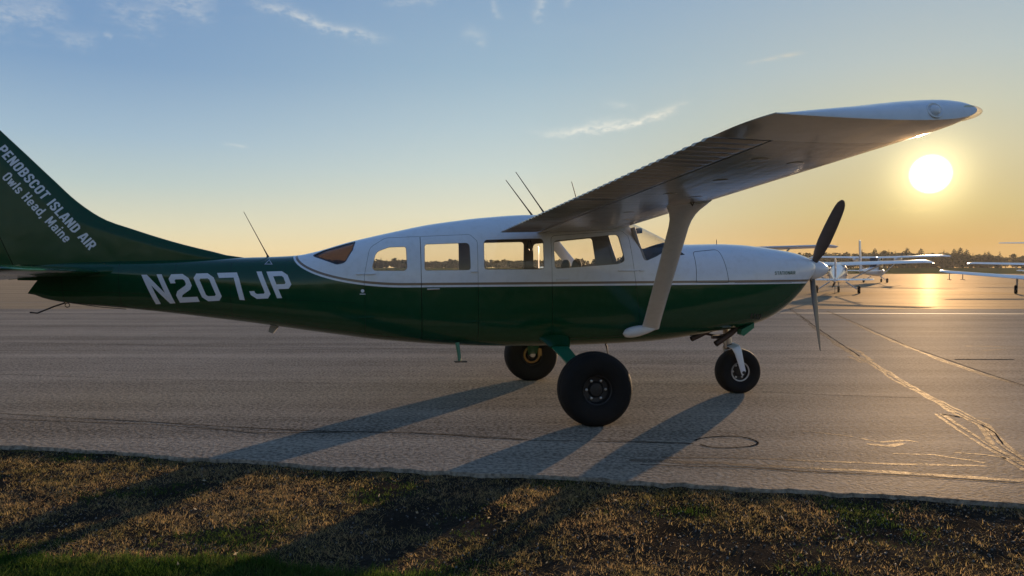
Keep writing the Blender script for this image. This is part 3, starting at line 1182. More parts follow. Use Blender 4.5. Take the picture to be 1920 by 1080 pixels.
for nm, poly in DOORS.items():  # dark strips added behind the door gaps to stop light showing through
    A, B = inset(poly, -0.022), inset(poly, 0.022)
    n_ = len(A)
    V = [(x, -(side_y(x, z) - 0.0295), z) for q in (A, B) for x, z in q] + [(x, -(side_y(x, z) - 0.036), z) for q in (A, B) for x, z in q]
    F = []
    for a_, b_ in ((0, 1), (1, 3), (3, 2), (2, 0)):
        F += [(a_ * n_ + i, a_ * n_ + (i + 1) % n_, b_ * n_ + (i + 1) % n_, b_ * n_ + i) for i in range(n_)]
    mesh('door_gap_backing', V, F, 'seam_dark', body, False)

# windshield: a bent sheet from post to post
V, F = [], []
lowz = lambda x: float(np.interp(x, [a for a, b in WS_LOW], [b for a, b in WS_LOW]))
XS = np.linspace(0.74, 1.335, 22)
NJ = 40
for x in XS:
    zt, zb, w_, zc, nt_, nb_ = sect(x)
    zl = min(lowz(x) - 0.01, zt - 0.012)
    zl = max(zl, zc + 0.02)
    q = ((zl - zc) / (zt - zc)) ** (nt_ / 2)
    t0 = math.asin(min(0.999, q))
    for j in range(NJ + 1):
        t_ = t0 + (math.pi - 2 * t0) * j / NJ
        c, s_ = math.cos(t_), math.sin(t_)
        V.append((x, (w_ - .008) * math.copysign(abs(c) ** (2 / nt_), c), zc + (zt - .008 - zc) * s_ ** (2 / nt_)))
for i in range(len(XS) - 1):
    for j in range(NJ):
        a = i * (NJ + 1) + j
        F.append((a, a + 1, a + NJ + 2, a + NJ + 1))
mesh('windshield', V, F, 'clear_glass', plane, True, None)

# ---- cabin inside
MB().box((-0.45, 0, .87), (2.8, 0.70, .03)).build('cabin_floor', 'cabin_trim', plane, False)
d0 = MB()
d0.rings([[(x, y, z) for y, z in ((-wd, 1.20), (-wd, zt_ - .06), (-wd + .08, zt_), (wd - .08, zt_), (wd, zt_ - .06), (wd, 1.20))]
          for x, wd, zt_ in ((0.93, .47, 1.69), (0.99, .485, 1.755), (1.10, .49, 1.765), (1.30, .47, 1.755), (1.40, .44, 1.74))])
d0.build('instrument_panel', 'panel_black', plane, True, 40)
for y in (-.26, .26):
    yk = MB().tube([(0.93, y, 1.40), (0.80, y, 1.42)], .018)
    yk.tube([(0.79, y - .16, 1.53), (0.78, y - .15, 1.44), (0.78, y, 1.415), (0.78, y + .15, 1.44), (0.79, y + .16, 1.53)], .016)
    yk.build('control_yoke', 'black_plastic', plane)


def seat(x, y, head=True, top=1.42):
    s_ = MB()
    s_.box((x + .22, y, 1.03), (.46, .42, .12))
    s_.box((x + .22, y, .90), (.34, .34, .16))
    o = s_.build('seat', 'seat_fabric', plane, False)
    bmod = o.modifiers.new('bevel', 'BEVEL')
    bmod.width = .035
    bmod.segments = 3
    rows = []
    for k in range(9):
        t_ = k / 8
        zz_ = 1.05 + (top - 1.05) * t_
        hw = .21 * (1 - .12 * t_ ** 3) * (1 if k < 8 else .86)
        th_ = .055 if 0 < k < 8 else .03
        xc = x - .04 - .10 * t_
        rows.append([(xc + th_ * math.cos(a) , y + hw * math.copysign(abs(math.sin(a)) ** .5, math.sin(a)), zz_) for a in np.linspace(0, 2 * math.pi, 17)[:-1]])
    b_ = MB().rings(rows).build('backrest', 'seat_fabric', o)
    if head:
        hr = MB()
        rows = []
        for k in range(9):
            a = math.pi * k / 8
            rows.append([(x - .155 + (.045 * math.sin(a) + .004) * math.cos(q), y + (.125 * math.sin(a) ** .5 + .004) * math.sin(q), top + .105 - .075 * math.cos(a)) for q in np.linspace(0, 2 * math.pi, 17)[:-1]])
        hr.rings(rows)
        for dy_ in (-.05, .05):
            hr.tube([(x - .145, y + dy_, top - .03), (x - .15, y + dy_, top + .05)], .008, 6)
        hr.build('headrest', 'seat_fabric', b_)


for x, hd, tp in ((0.32, True, 1.45), (-0.75, False, 1.46), (-1.65, False, 1.40)):
    for y in (-.25, .25):
        seat(x, y, hd, tp)
for y, x in ((.50, .74), (-.50, .74)):
    MB().tube([(x, y, 1.98), (x + .06, y * 1.0, 1.80), (x + .135, y * 1.03, 1.60)], [.03, .026, .03], 8).build('door_post', 'cabin_trim', plane)
MB().tube([(-.45, -.50, 1.83), (-.46, -.50, 1.76), (-.44, -.50, 1.715), (-.415, -.50, 1.72), (-.405, -.50, 1.77), (-.43, -.50, 1.83)], .008, 6).build('grab_strap', 'black_plastic', plane)
MB().box((.95, -.10, 1.965), (.03, .20, .06)).build('rear_view_mirror', 'black_plastic', plane, False)

# ---- wings
NU = 26
UU = [0.5 * (1 - math.cos(math.pi * k / NU)) for k in range(NU + 1)]


def naca(u, th_):
    yt = 5 * th_ * (0.2969 * math.sqrt(u) - 0.1260 * u - 0.3516 * u**2 + 0.2843 * u**3 - 0.1036 * u**4)
    m_, p_ = 0.02, 0.4
    yc = m_ / p_**2 * (2 * p_ * u - u * u) if u < p_ else m_ / (1 - p_)**2 * ((1 - 2 * p_) + 2 * p_ * u - u * u)
    return yc + yt, yc - yt


SPAN = 5.50


def wing_pt(s_, u, n_):
    t_ = s_ / 5.3
    xl, xt = .785 - .115 * t_, -.83 + .36 * t_
    zl, zt = 2.035 + .21 * t_, 1.870 + .31 * t_
    c = xl - xt
    return (xl + (xt - xl) * u + n_ * (zl - zt) * 0.5, s_, zl + (zt - zl) * u + n_ * c)


def wing_th(s_):
    return 0.122 + 0.014 * max(0.0, s_ - 2.5) / 3.0


U_H = 0.715


def half(sd_):
    Y = lambda P: [(a, sd_ * b, c) for a, b, c in P]
    # fixed wing
    uu = [U_H * k for k in [0.5 * (1 - math.cos(math.pi * k / 40)) * 1.0 for k in range(0, 41)]]
    uu = [U_H * (k / 30) ** 1.7 for k in range(31)]
    st = list(np.linspace(0, 5.05, 30))
    rs = []
    for s_ in st:
        th_ = wing_th(s_)
        up_ = [wing_pt(s_, u, naca(u, th_)[0]) for u in uu]
        lo_ = [wing_pt(s_, u, naca(u, th_)[1]) for u in uu]
        rs.append(Y(list(reversed(up_)) + lo_[1:]))
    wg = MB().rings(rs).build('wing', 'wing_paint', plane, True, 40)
    # control surfaces with beaded skins
    for nm, s0, s1 in (('flap', .64, 3.02), ('aileron', 3.035, 5.035)):
        rs = []
        s_ = s0
        k = 0
        offs = [0, 0, 1, 1]
        stp = [.030, .018, .014, .018]
        seq = []
        while s_ < s1:
            seq.append((s_, offs[k % 4]))
            s_ += stp[k % 4] * 1.3
            k += 1
        seq.append((s1, 0))
        vv = [U_H + .011 + (1 - U_H - .011) * q for q in (0, .04, .1, .25, .45, .65, .82, .94, 1.0)]
        for s_, bd in seq:
            th_ = wing_th(s_)
            up_, lo_ = [], []
            for u in vv:
                a, b = naca(min(u, .998), th_)
                c = 1.5
                be = .0085 * bd * (1 if u > U_H + .03 else 0)
                up_.append(wing_pt(s_, u, a + be / c))
                lo_.append(wing_pt(s_, u, b - be / c))
            rs.append(Y(list(reversed(up_)) + lo_))
        MB().rings(rs).build(nm, 'wing_paint', plane, True, 30)
    # moulded tip: top rolls over to a sharp lower edge
    rs = []
    for s_ in [5.052, 5.10, 5.16, 5.22, 5.28, 5.34, 5.39, 5.43, 5.46, 5.48, 5.493, 5.5]:
        q = max(0, (s_ - 5.08) / .42)
        k = (1 - min(1, q) ** 3.2) ** (1 / 2.4)
        th_ = wing_th(s_)
        up_, lo_ = [], []
        fx_ = .10 * q ** 3            # plan-form rounding at both ends
        for u in UU:
            u2 = fx_ * .6 + u * (1 - fx_ * 1.1)
            a, b = naca(u, th_)
            a = naca(u ** (1 - .38 * min(1, q * 1.5)), th_)[0] if u < .5 else a + (naca(u ** (1 - .38 * min(1, q * 1.5)), th_)[0] - a) * (1 - u) * 2
            b2 = b * (1 - .25 * q ** 3)
            up_.append(wing_pt(s_, u2, b2 + (a - b2) * max(k, .03)))
            lo_.append(wing_pt(s_, u2, b2 - .004 * q))
        rs.append(Y(list(reversed(up_)) + lo_[1:-1]))
    tip = MB().rings(rs).build('wing_tip', 'white_paint', wg, True, 32)
    # leading-edge light in the tip, a round light on its side
    rows = []
    for k in range(13):
        a = math.pi * k / 12
        rows.append([(.572 + .125 * math.sin(a) ** .8 * math.cos(q), sd_ * (5.375 - .115 * math.cos(a)), 2.250 + .036 * math.sin(a) ** .8 * math.sin(q)) for q in np.linspace(0, 2 * math.pi, 21)[:-1]])
    MB().rings(rows).build('navigation_light', 'lens_plastic', tip)
    tb_ = BVHTree.FromPolygons([v.co.copy() for v in tip.data.vertices], [tuple(p_.vertices) for p_ in tip.data.polygons])
    hit = tb_.ray_cast(Vector((.385, sd_ * 7, 2.236)), Vector((0, -sd_, 0)))
    ctr, nr = hit[0], Vector((0, sd_ * .93, .36)).normalized()
    bezel = MB().lathe([(-.03, .040), (.001, .040), (.003, .036), (-.001, .031), (-.004, .027)], (0, 0, 0), 'z', 28, False).build('side_light', 'white_paint', tip)
    bezel.location = ctr
    bezel.rotation_euler = nr.to_track_quat('Z', 'Y').to_euler()
    MB().rings([[(.026 * math.sin(a) * math.cos(q), .026 * math.sin(a) * math.sin(q), .016 * math.cos(a)) for q in np.linspace(0, 2 * math.pi, 17)[:-1]] for a in np.linspace(.05, math.pi - .05, 9)]).build('light_lens', 'plain_white', bezel)
    # round inspection covers on the lower skin
    for s_, u in ((.95, .45), (1.55, .30), (1.55, .52), (2.2, .45), (3.1, .30), (3.3, .52), (3.9, .45), (4.5, .32), (4.6, .55)):
        c = wing_pt(s_, u, naca(u, wing_th(s_))[1] - .0012)
        e1 = Vector(wing_pt(s_, u + .05, naca(u + .05, wing_th(s_))[1])) - Vector(wing_pt(s_, u - .05, naca(u - .05, wing_th(s_))[1]))
        e1.normalize()
        e2 = Vector((0, 1, .04)).normalized()
        MB().rings([[(c[0] + e1.x * r_ * math.cos(q) + e2.x * r_ * math.sin(q), sd_ * (c[1] + e1.y * r_ * math.cos(q) + e2.y * r_ * math.sin(q)), c[2] + d_ + e1.z * r_ * math.cos(q) + e2.z * r_ * math.sin(q)) for q in np.linspace(0, 2 * math.pi, 19)[:-1]] for r_, d_ in ((.050, .004), (.049, -.001), (.04, -.0015))]).build('inspection_cover', 'wing_paint', wg, False)
    # strut
    A, B = Vector((.925, sd_ * .58, .86)), Vector((.455, sd_ * 2.60, 2.085))
    rs = []
    for t_, ch, th_ in ((0.0, .21, .062), (.06, .20, .056), (.15, .195, .052), (.5, .19, .050), (.84, .19, .050), (.885, .205, .054), (.925, .245, .064), (.955, .30, .080), (.985, .38, .105), (1.02, .46, .15)):
        c = A.lerp(B, t_)
        ring_ = []
        for q in np.linspace(0, 2 * math.pi, 25)[:-1]:
            ux_ = math.cos(q)
            tt_ = math.sin(q) * (1 - .32 * (1 - ux_) / 2)
            ring_.append((c.x + ch * .5 * ux_, c.y + sd_ * tt_ * th_ * .5 * .5, c.z + tt_ * th_ * .5 * .87 * -1))
        rs.append(ring_)
    stt = MB().rings(rs).build('wing_strut', 'white_paint', plane, True, 50)
    # teardrop cuff where it meets the body
    rows = []
    for k in range(17):
        t_ = k / 16
        x = .60 + .43 * t_
        r_ = (math.sin(math.pi * t_ ** .62)) ** .7 if 0 < t_ < 1 else .02
        zc_ = .800 + .070 * t_
        rows.append([(x, sd_ * (.585 + .075 * r_ * math.cos(q)), zc_ + .062 * r_ * math.sin(q)) for q in np.linspace(0, 2 * math.pi, 21)[:-1]])
    MB().rings(rows).build('strut_cuff', 'white_paint', stt, True, 60)
    # fuel vent: a bent tube behind the strut
    MB().tube([(.50, sd_ * 2.30, 2.09), (.468, sd_ * 2.32, 2.055), (.452, sd_ * 2.33, 2.02), (.458, sd_ * 2.33, 1.985), (.482, sd_ * 2.33, 1.962), (.505, sd_ * 2.33, 1.958)], .009, 8).build('fuel_vent', 'wire_dark', wg)
    # pitot or tie-down ring
    MB().tube([(.44, sd_ * 2.78, 2.10), (.44, sd_ * 2.78, 2.05), (.43, sd_ * 2.79, 2.03), (.42, sd_ * 2.78, 2.05), (.42, sd_ * 2.78, 2.10)], .006, 6).build('tie_down_ring', 'wire_dark', wg)
    # main gear leg, fairing and wheel
    rs = []
    for t_, p_, ch, th_ in ((0, (-.14, .30, .74), .22, .03), (.3, (-.12, .62, .665), .19, .028), (.7, (-.05, 1.10, .50), .15, .026), (1, (0, 1.40, .37), .12, .03)):
        nrm_ = Vector((0, .42, .90)).normalized()
        c = Vector((p_[0], sd_ * p_[1], p_[2]))
        n2 = Vector((0, sd_ * .42, .90)).normalized()
        rs.append([tuple(c + Vector((1, 0, 0)) * ch * .5 * math.copysign(abs(math.cos(q)) ** .5, math.cos(q)) + n2 * th_ * .5 * math.copysign(abs(math.sin(q)) ** .5, math.sin(q))) for q in np.linspace(0, 2 * math.pi, 17)[:-1]])
    leg = MB().rings(rs).build('gear_leg', 'leg_green', plane, True, 40)
    rs = []
    for t_, xx, yy, zz_, a_, b_ in ((0, -.16, .44, .770, .20, .06), (.5, -.135, .53, .722, .15, .042), (1, -.125, .62, .672, .112, .030)):
        n2 = Vector((0, sd_ * .45, .89))
        rs.append([tuple(Vector((xx, sd_ * yy, zz_)) + Vector((1, 0, 0)) * a_ * math.cos(q) + n2 * b_ * math.sin(q)) for q in np.linspace(0, 2 * math.pi, 21)[:-1]])
    MB().rings(rs).build('leg_fairing', 'green_paint', leg, True, 50)
    MB().box((-.075, sd_ * .99, .565), (.045, .006, .06), Matrix.Rotation(R(25 * -sd_), 3, 'X')).build('placard', 'placard_grey', leg, False)
    MB().tube([(.0, sd_ * 1.36, .36), (.0, sd_ * 1.53, .36)], .035, 14).build('axle', 'steel', leg)
    wheel(sd_ * 1.50, .363, .30, .0, sd_, 'main')


def wheel(y, rad, wid, x, sd_, kind, parent=None):
    """tyre flattened a touch where it stands, with rim, bolts and brake"""
    par = parent or plane
    rr_ = rad * .40 if kind == 'main' else rad * .44
    hw = wid / 2
    prof = [(-hw * .62, rr_ * .98), (-hw * .80, rr_ * 1.10), (-hw * .97, rr_ * 1.45), (-hw, rad * .66), (-hw * .985, rad * .80), (-hw * .90, rad * .895), (-hw * .86, rad * .905), (-hw * .74, rad * .955),
            (-hw * .52, rad * .985), (-hw * .30, rad * .998), (-hw * .28, rad * .988), (-hw * .24, rad * .988), (-hw * .22, rad), (-.1 * hw, rad * 1.003)]
    prof = prof + [(-a, r_) for a, r_ in reversed(prof)]
    mb = MB().lathe(prof, (0, 0, 0), 'y', 64, False)
    V2 = []
    for vx, vy, vz in mb.V:
        if vz < -rad * .965:
            vy *= 1 + .08 * (-vz / rad - .965) / .035
            vz = -rad * .965 - (-vz - rad * .965) * .12
        V2.append((vx, vy, vz))
    mb.V = V2
    zc_ = rad * .967 + .0015
    t_ = mb.build('wheel', 'tyre_rubber', par, True, 40, (x, y, zc_))
    for s2 in (-1, 1):
        out_ = (s2 == sd_) or kind == 'nose'
        rm = MB().lathe([(s2 * hw * .64, rr_ * .99), (s2 * hw * .70, rr_ * 1.0), (s2 * hw * .66, rr_ * .93), (s2 * hw * .30, rr_ * .84), (s2 * hw * .26, rr_ * .55), (s2 * hw * .42, rr_ * .42), (s2 * hw * .46, rr_ * .16), (s2 * hw * .46, .001)], (0, 0, 0), 'y', 36, False)
        o = rm.build('rim', 'rim_dark', t_, True, 35)
        if kind == 'nose':
            MB().lathe([(s2 * hw * .66, rr_ * 1.01), (s2 * hw * .72, rr_ * .97), (s2 * hw * .70, rr_ * .86), (s2 * hw * .60, rr_ * .87)], (0, 0, 0), 'y', 36, False).build('rim_flange', 'rim_light', t_, True, 35)
        if out_:
            for k in range(6):
                a = 2 * math.pi * k / 6
                MB().lathe([(s2 * hw * .24, .013), (s2 * hw * .40, .013), (s2 * hw * .42, .007)], (rr_ * .66 * math.cos(a), 0, rr_ * .66 * math.sin(a)), 'y', 6).build('bolt', 'steel', o, False)
        else:
            MB().lathe([(s2 * hw * .28, rr_ * .80), (s2 * hw * .50, rr_ * .80), (s2 * hw * .52, rr_ * .62), (s2 * hw * .30, rr_ * .60)], (0, 0, 0), 'y', 32, False).build('brake_disc', 'brass', o, True, 30)
            MB().box((rr_ * .72, s2 * hw * .55, rr_ * .25), (rr_ * .35, hw * .35, rr_ * .7)).build('brake_caliper', 'brass', o, False)
    return t_


m = bpy.data.materials.new('lens_plastic')
m.use_nodes = True
MATS['lens_plastic'] = m
n = NT(m.node_tree)
n.n.clear()
out = n.add('ShaderNodeOutputMaterial')
tl = n.add('ShaderNodeBsdfTranslucent')
tl.inputs[0].default_value = (0.95, 0.86, 0.60, 1)
tp = n.add('ShaderNodeBsdfTransparent')
gl = n.add('ShaderNodeBsdfGlossy')
gl.inputs['Roughness'].default_value = 0.08
mx = n.add('ShaderNodeMixShader')
mx.inputs[0].default_value = 0.3
n.l.new(tl.outputs[0], mx.inputs[1])
n.l.new(tp.outputs[0], mx.inputs[2])
mx2 = n.add('ShaderNodeMixShader')
mx2.inputs[0].default_value = 0.12
n.l.new(mx.outputs[0], mx2.inputs[1])
n.l.new(gl.outputs[0], mx2.inputs[2])
n.l.new(mx2.outputs[0], out.inputs[0])
half(-1)
half(1)

# ---- nose gear
ng = MB().tube([(2.10, 0, .92), (2.135, 0, .70), (2.165, 0, .56)], [.05, .045, .04], 14).build('nose_strut', 'steel', plane)
MB().tube([(2.15, 0, .60), (2.165, 0, .555)], [.062, .062], 16).build('strut_collar', 'wire_dark', ng)
fk = MB()
for s2 in (-1, 1):
    rs = []
    for c, ch, th_ in (((2.155, s2 * .03, .600), .10, .05), ((2.185, s2 * .125, .575), .10, .030), ((2.205, s2 * .150, .52), .090, .022), ((2.245, s2 * .150, .38), .070, .020), ((2.275, s2 * .150, .275), .058, .020), ((2.282, s2 * .150, .248), .040, .018)):
        rs.append([(c[0] + ch * .5 * math.cos(q), c[1] + th_ * .5 * math.copysign(abs(math.sin(q)) ** .6, math.sin(q)), c[2] + .02 * math.cos(q)) for q in np.linspace(0, 2 * math.pi, 15)[:-1]])
    fk.rings(rs)
fk.build('nose_fork', 'plain_white', ng, True, 45)
for s2 in (-1, 1):
    MB().lathe([(s2 * .158, .020), (s2 * .172, .018), (s2 * .174, .001)], (2.275, 0, .268), 'y', 14).build('axle_nut', 'rim_dark', ng, False)
MB().tube([(2.10, -.05, .70), (2.06, -.07, .63), (2.10, -.05, .56)], .016, 8).build('torque_link', 'steel', ng)
wheel(0, .276, .22, 2.275, -1, 'nose', ng)
# exhaust stacks and the open cowl flap
for pts, r_ in (([(1.86, -.14, .80), (1.72, -.15, .735), (1.60, -.155, .685)], .032), ([(2.24, -.16, .86), (2.08, -.17, .735), (1.90, -.175, .622)], .036)):
    tb = MB()
    tb.tube(pts, r_, 16, False)
    tb.tube(pts, r_ * .88, 16, False)
    tb.build('exhaust_pipe', 'exhaust_rust', plane)
MB().box((1.98, -.10, .70), (.18, .05, .04)).tube([(1.80, -.05, .74), (1.98, -.05, .705), (2.1, -.05, .72)], .014).build('cowl_brace', 'exhaust_rust', plane, False)
MB().rings([[(x, y, z) for x, z in ((2.17, .80), (2.16, .745), (2.20, .725), (2.33, .82), (2.33, .88))] for y in (-.30, -.20)]).build('cowl_flap', 'leg_green', plane, False)

# ---- propeller: three tapered, twisted blades and a spinner
HX, HZ = 3.235, 1.512
sp_ = []
for k in range(15):
    t_ = k / 14
    sp_.append((3.205 + .295 * t_, .137 * (1 - t_ ** 1.75) ** .72 + .0015))
prop = MB().lathe([(x, r_) for x, r_ in sp_], (0, 0, HZ), 'x', 40).build('spinner', 'plain_white', plane, True, 50)
MB().lathe([(3.192, .142), (3.206, .142), (3.206, .134)], (0, 0, HZ), 'x', 40).build('spinner_plate', 'steel', prop)
for ang_ in (38, 168, 281):
    a = R(ang_)
    er = Vector((0, -math.sin(a), math.cos(a)))
    et = Vector((0, math.cos(a), math.sin(a)))          # in the disc, across the blade
    rs = []
    for t_ in [.06, .12, .16, .2, .26, .33, .42, .52, .62, .72, .82, .9, .95, .98, .995, 1.0]:
        r_ = 1.02 * t_
        if t_ < .16:
            ch, th_ = .07, .065
        else:
            ch = np.interp(t_, [.16, .26, .42, .62, .8, .92, .97, 1.0], [.085, .125, .150, .146, .132, .110, .08, .03])
            th_ = np.interp(t_, [.16, .26, .5, 1.0], [.055, .035, .02, .008])
        be = R(np.interp(t_, [0, .16, .3, .6, 1], [-55, -66, -60, -50, -42]))
        cd_ = et * math.cos(be) + Vector((1, 0, 0)) * math.sin(be)
        nd_ = Vector((1, 0, 0)) * math.cos(be) - et * math.sin(be)
        c = Vector((HX + .02, 0, HZ)) + er * r_
        rs.append([tuple(c + cd_ * ch * .5 * math.cos(q) + nd_ * th_ * .5 * math.sin(q)) for q in np.linspace(0, 2 * math.pi, 21)[:-1]])
    MB().rings(rs).build('propeller_blade', 'prop_paint', prop, True, 60)

# ---- fin, rudder, tailplane
LE = [(-3.40, 1.630), (-3.584, 1.650), (-3.80, 1.703), (-4.07, 1.770), (-4.336, 1.848), (-4.598, 1.936), (-4.856, 2.028), (-5.11, 2.197), (-5.36, 2.44), (-5.607, 2.691), (-5.85, 2.935), (-6.16, 3.245), (-6.26, 3.30)]
lez = np.array([b for a, b in LE])
lex = np.array([a for a, b in LE])
lef = pchip(lez, lex)
hinge = lambda z: -5.70 - .42 * (z - 1.5)
tex = lambda z: -6.08 - .40 * (z - 1.42)
fin_T = lambda z: .052 - .012 * (z - 1.6)
rs = []
for z in list(np.linspace(1.56, 2.1, 16)) + list(np.linspace(2.16, 3.26, 22)) + [3.285, 3.298]:
    xl = float(lef(z)) if z > 1.63 else -3.40
    xh = hinge(z)
    ch = xl - xh
    row = []
    capk = 1 if z < 3.27 else (.6 if z < 3.29 else .15)
    for k in range(24):
        d_ = ch * (k / 23) ** 1.8
        hw = fin_T(z) * min(1, math.sqrt(d_ / .30)) * capk
        row.append((xl - d_, -hw, z))
    back = [(x, -y, z) for x, y, z in reversed(row)][:-1]
    rs.append(row + back)
fin_o = MB().rings(rs).build('fin', 'green_paint', plane, True, 50)
FIN_BVH = BVHTree.FromPolygons([v.co.copy() for v in fin_o.data.vertices], [tuple(p_.vertices) for p_ in fin_o.data.polygons])
rs = []
for z in np.linspace(1.44, 3.29, 16):
    xh, xt = hinge(z) - .008, tex(z)
    rs.append([(xh, -fin_T(z) * .96, z), (xh - .03, -fin_T(z) * .96, z), (xt, -.006, z), (xt, .006, z), (xh - .03, fin_T(z) * .96, z), (xh, fin_T(z) * .96, z)])
MB().rings(rs).build('rudder', 'green_paint', plane, True, 30)
for sd_ in (-1, 1):
    rs = []
    for s_ in list(np.linspace(.05, 1.86, 12)) + [1.92, 1.96, 1.985, 1.995]:
        xl = -4.86 - .04 * s_ - (0 if s_ < 1.86 else ((s_ - 1.86) / .135) ** 2.2 * .16)
        xh = -5.46
        th_ = (.055 - .011 * s_) * (1 if s_ < 1.86 else max(.1, 1 - ((s_ - 1.86) / .14) ** 2.5))
        z = 1.482 + .020 * s_
        row = []
        for k in range(14):
            t_ = (k / 13) ** 1.6
            row.append((xl + (xh - xl) * t_, sd_ * s_, z + th_ * min(1, math.sqrt(t_ / .35))))
        rs.append(row + [(x, y, 2 * z - zz_) for x, y, zz_ in reversed(row)][:-1])
    hs = MB().rings(rs).build('tailplane', 'green_paint', plane, True, 50)
    rs = []
    for s_ in np.linspace(.10, 1.96, 14):
        z = 1.482 + .020 * s_
        th_ = .053 - .011 * s_
        xt = -5.84
        rs.append([(-5.468, sd_ * s_, z + th_), (-5.50, sd_ * s_, z + th_ * .95), (xt, sd_ * s_, z - .068), (xt, sd_ * s_, z - .078), (-5.50, sd_ * s_, z - th_ * .98), (-5.468, sd_ * s_, z - th_)])
    MB().rings(rs).build('elevator', 'green_paint', plane, True, 30)
    MB().rings([[(x, sd_ * (y0 + dy_), z) for dy_, z in ((0, 1.44), (.02, 1.47), (.025, 1.50), (.01, 1.535), (0, 1.54))] for x, y0 in ((-4.75, .13), (-4.92, .16), (-5.3, .11), (-5.55, .06))]).build('root_fairing', 'green_paint', hs, True, 60)

# ---- small fittings
for a, b, r_ in (((-3.236, 0, 1.650), (-3.486, 0, 2.136), .004), ((-.285, .02, 2.125), (-.608, .02, 2.543), .006), ((-.13, .03, 2.14), (-.489, .03, 2.638), .006), ((.30, .03, 2.13), (.177, .03, 2.542), .006)):
    ab = MB().tube([a, tuple(Vector(a).lerp(Vector(b), .22)), b], [r_ * 2.2, r_ * 1.3, r_ * .7], 8)
    ab.tube([tuple(Vector(a) - Vector((0, 0, .02))), tuple(Vector(a).lerp(Vector(b), .03))], [.02, .012], 10)
    ab.build('antenna', 'black_plastic', plane)
MB().tube([(.56, -.05, .67), (.585, -.05, .60), (.60, -.05, .52)], [.012, .01, .006], 8).build('antenna', 'black_plastic', plane)
MB().tube([(1.98, -.02, 1.81), (1.98, -.02, 1.875)], .006, 6).build('cowl_probe', 'wire_dark', plane)
stp = MB().tube([(-1.222, -.42, .72), (-1.205, -.44, .60), (-1.200, -.45, .525)], [.024, .020, .018], 10).build('entry_step', 'leg_green', plane)
MB().box((-1.19, -.46, .520), (.13, .10, .014)).build('step_pad', 'black_plastic', stp, False)
MB().rings([[(-3.22 - .02 * k, y, .90), (-3.13, y, .89), (-3.19, y, .815), (-3.24, y, .835)] for k, y in ((0, -.03), (0, .03))]).build('belly_drain', 'cabin_trim', plane, False)
# tail tie-down: bent rod and ring
MB().tube([(-5.26, 0, 1.168), (-5.37, 0, 1.130), (-5.53, 0, 1.062), (-5.60, 0, 1.070)], .008, 8).build('tail_rod', 'wire_dark', plane)
MB().tube([(-5.245 + .022 * math.sin(q), 0, 1.142 + .022 * math.cos(q)) for q in np.linspace(0, 2 * math.pi, 15)], .005, 6).build('tie_down_ring', 'wire_dark', plane)
MB().tube([(-5.20, -.02, 1.165), (-4.90, -.05, 1.12), (-4.66, -.06, 1.098)], .004, 6).build('antenna_wire', 'wire_dark', plane)


def decal(name, V2, F, mat, parent, bvh, off, y_from=-3.0):
    V = []
    for x, z in V2:
        h_ = bvh.ray_cast(Vector((x, y_from, z)), Vector((0, 1, 0)))
        y = h_[0].y if h_[0] is not None else -0.5
        V.append((x, y - off, z))
    return mesh(name, V, F, mat, parent, True, None)


def stroke(pts, wd, n_=5):
    """mitred ribbon along a 2-D polyline -> verts, faces"""
    P = [np.array(q, float) for q in pts]
    closed = np.allclose(P[0], P[-1])
    if closed:
        P = P[:-1]
    N_ = len(P)
    Ls, Rs = [], []
    for i in range(N_):
        a = P[(i - 1) % N_] if (closed or i > 0) else None
        b = P[(i + 1) % N_] if (closed or i < N_ - 1) else None
        d1 = (P[i] - a) / np.linalg.norm(P[i] - a) if a is not None else None
        d2 = (b - P[i]) / np.linalg.norm(b - P[i]) if b is not None else None
        if d1 is None:
            d1 = d2
        if d2 is None:
            d2 = d1
        n1, n2 = np.array([-d1[1], d1[0]]), np.array([-d2[1], d2[0]])
        mm_ = n1 + n2
        mm_ /= np.linalg.norm(mm_)
        k = wd * .5 / max(.4, mm_.dot(n1))
        Ls.append(P[i] + mm_ * k)
        Rs.append(P[i] - mm_ * k)
    V, F = [], []
    rng_ = range(N_) if closed else range(N_ - 1)
    for i in rng_:
        j = (i + 1) % N_
        for k in range(n_ + 1):
            t_ = k / n_
            l_ = Ls[i] * (1 - t_) + Ls[j] * t_
            r_ = Rs[i] * (1 - t_) + Rs[j] * t_
            b0 = len(V)
            V += [l_, l_ * .5 + r_ * .5, r_]
            if k:
                F += [(b0 - 3, b0 - 2, b0 + 1, b0), (b0 - 2, b0 - 1, b0 + 2, b0 + 1)]
    return V, F


GLY = {  # centre lines of the block letters, unit height
    'N': [[(.10, -.0), (.10, 1.0)], [(.12, .96), (.60, .04)], [(.62, 0), (.62, 1.0)]],
    '2': [[(.10, .68), (.10, .80), (.20, .90), (.52, .90), (.62, .80), (.62, .62), (.54, .52), (.18, .34), (.10, .24), (.10, .10), (.72, .10)]],
    '0': [[(.10, .20), (.10, .80), (.20, .90), (.52, .90), (.62, .80), (.62, .20), (.52, .10), (.20, .10), (.10, .20)]],
    '7': [[(.02, .90), (.62, .90), (.62, .78), (.50, .0)]],
    'J': [[(.62, 1.0), (.62, .20), (.52, .10), (.20, .10), (.10, .20), (.10, .30)]],
    'P': [[(.10, 0), (.10, .90), (.52, .90), (.62, .80), (.62, .52), (.52, .42), (.12, .42)]],
}
TL, TR, BR, BL = (-4.475, 1.458), (-3.010, 1.500), (-2.900, 1.222), (-4.352, 1.150)
adv = .865
tot_w = adv * 5 + .72


def regmap(u, v):
    a = np.array(BL) * (1 - u) + np.array(BR) * u
    b = np.array(TL) * (1 - u) + np.array(TR) * u
    return a * (1 - v) + b * v


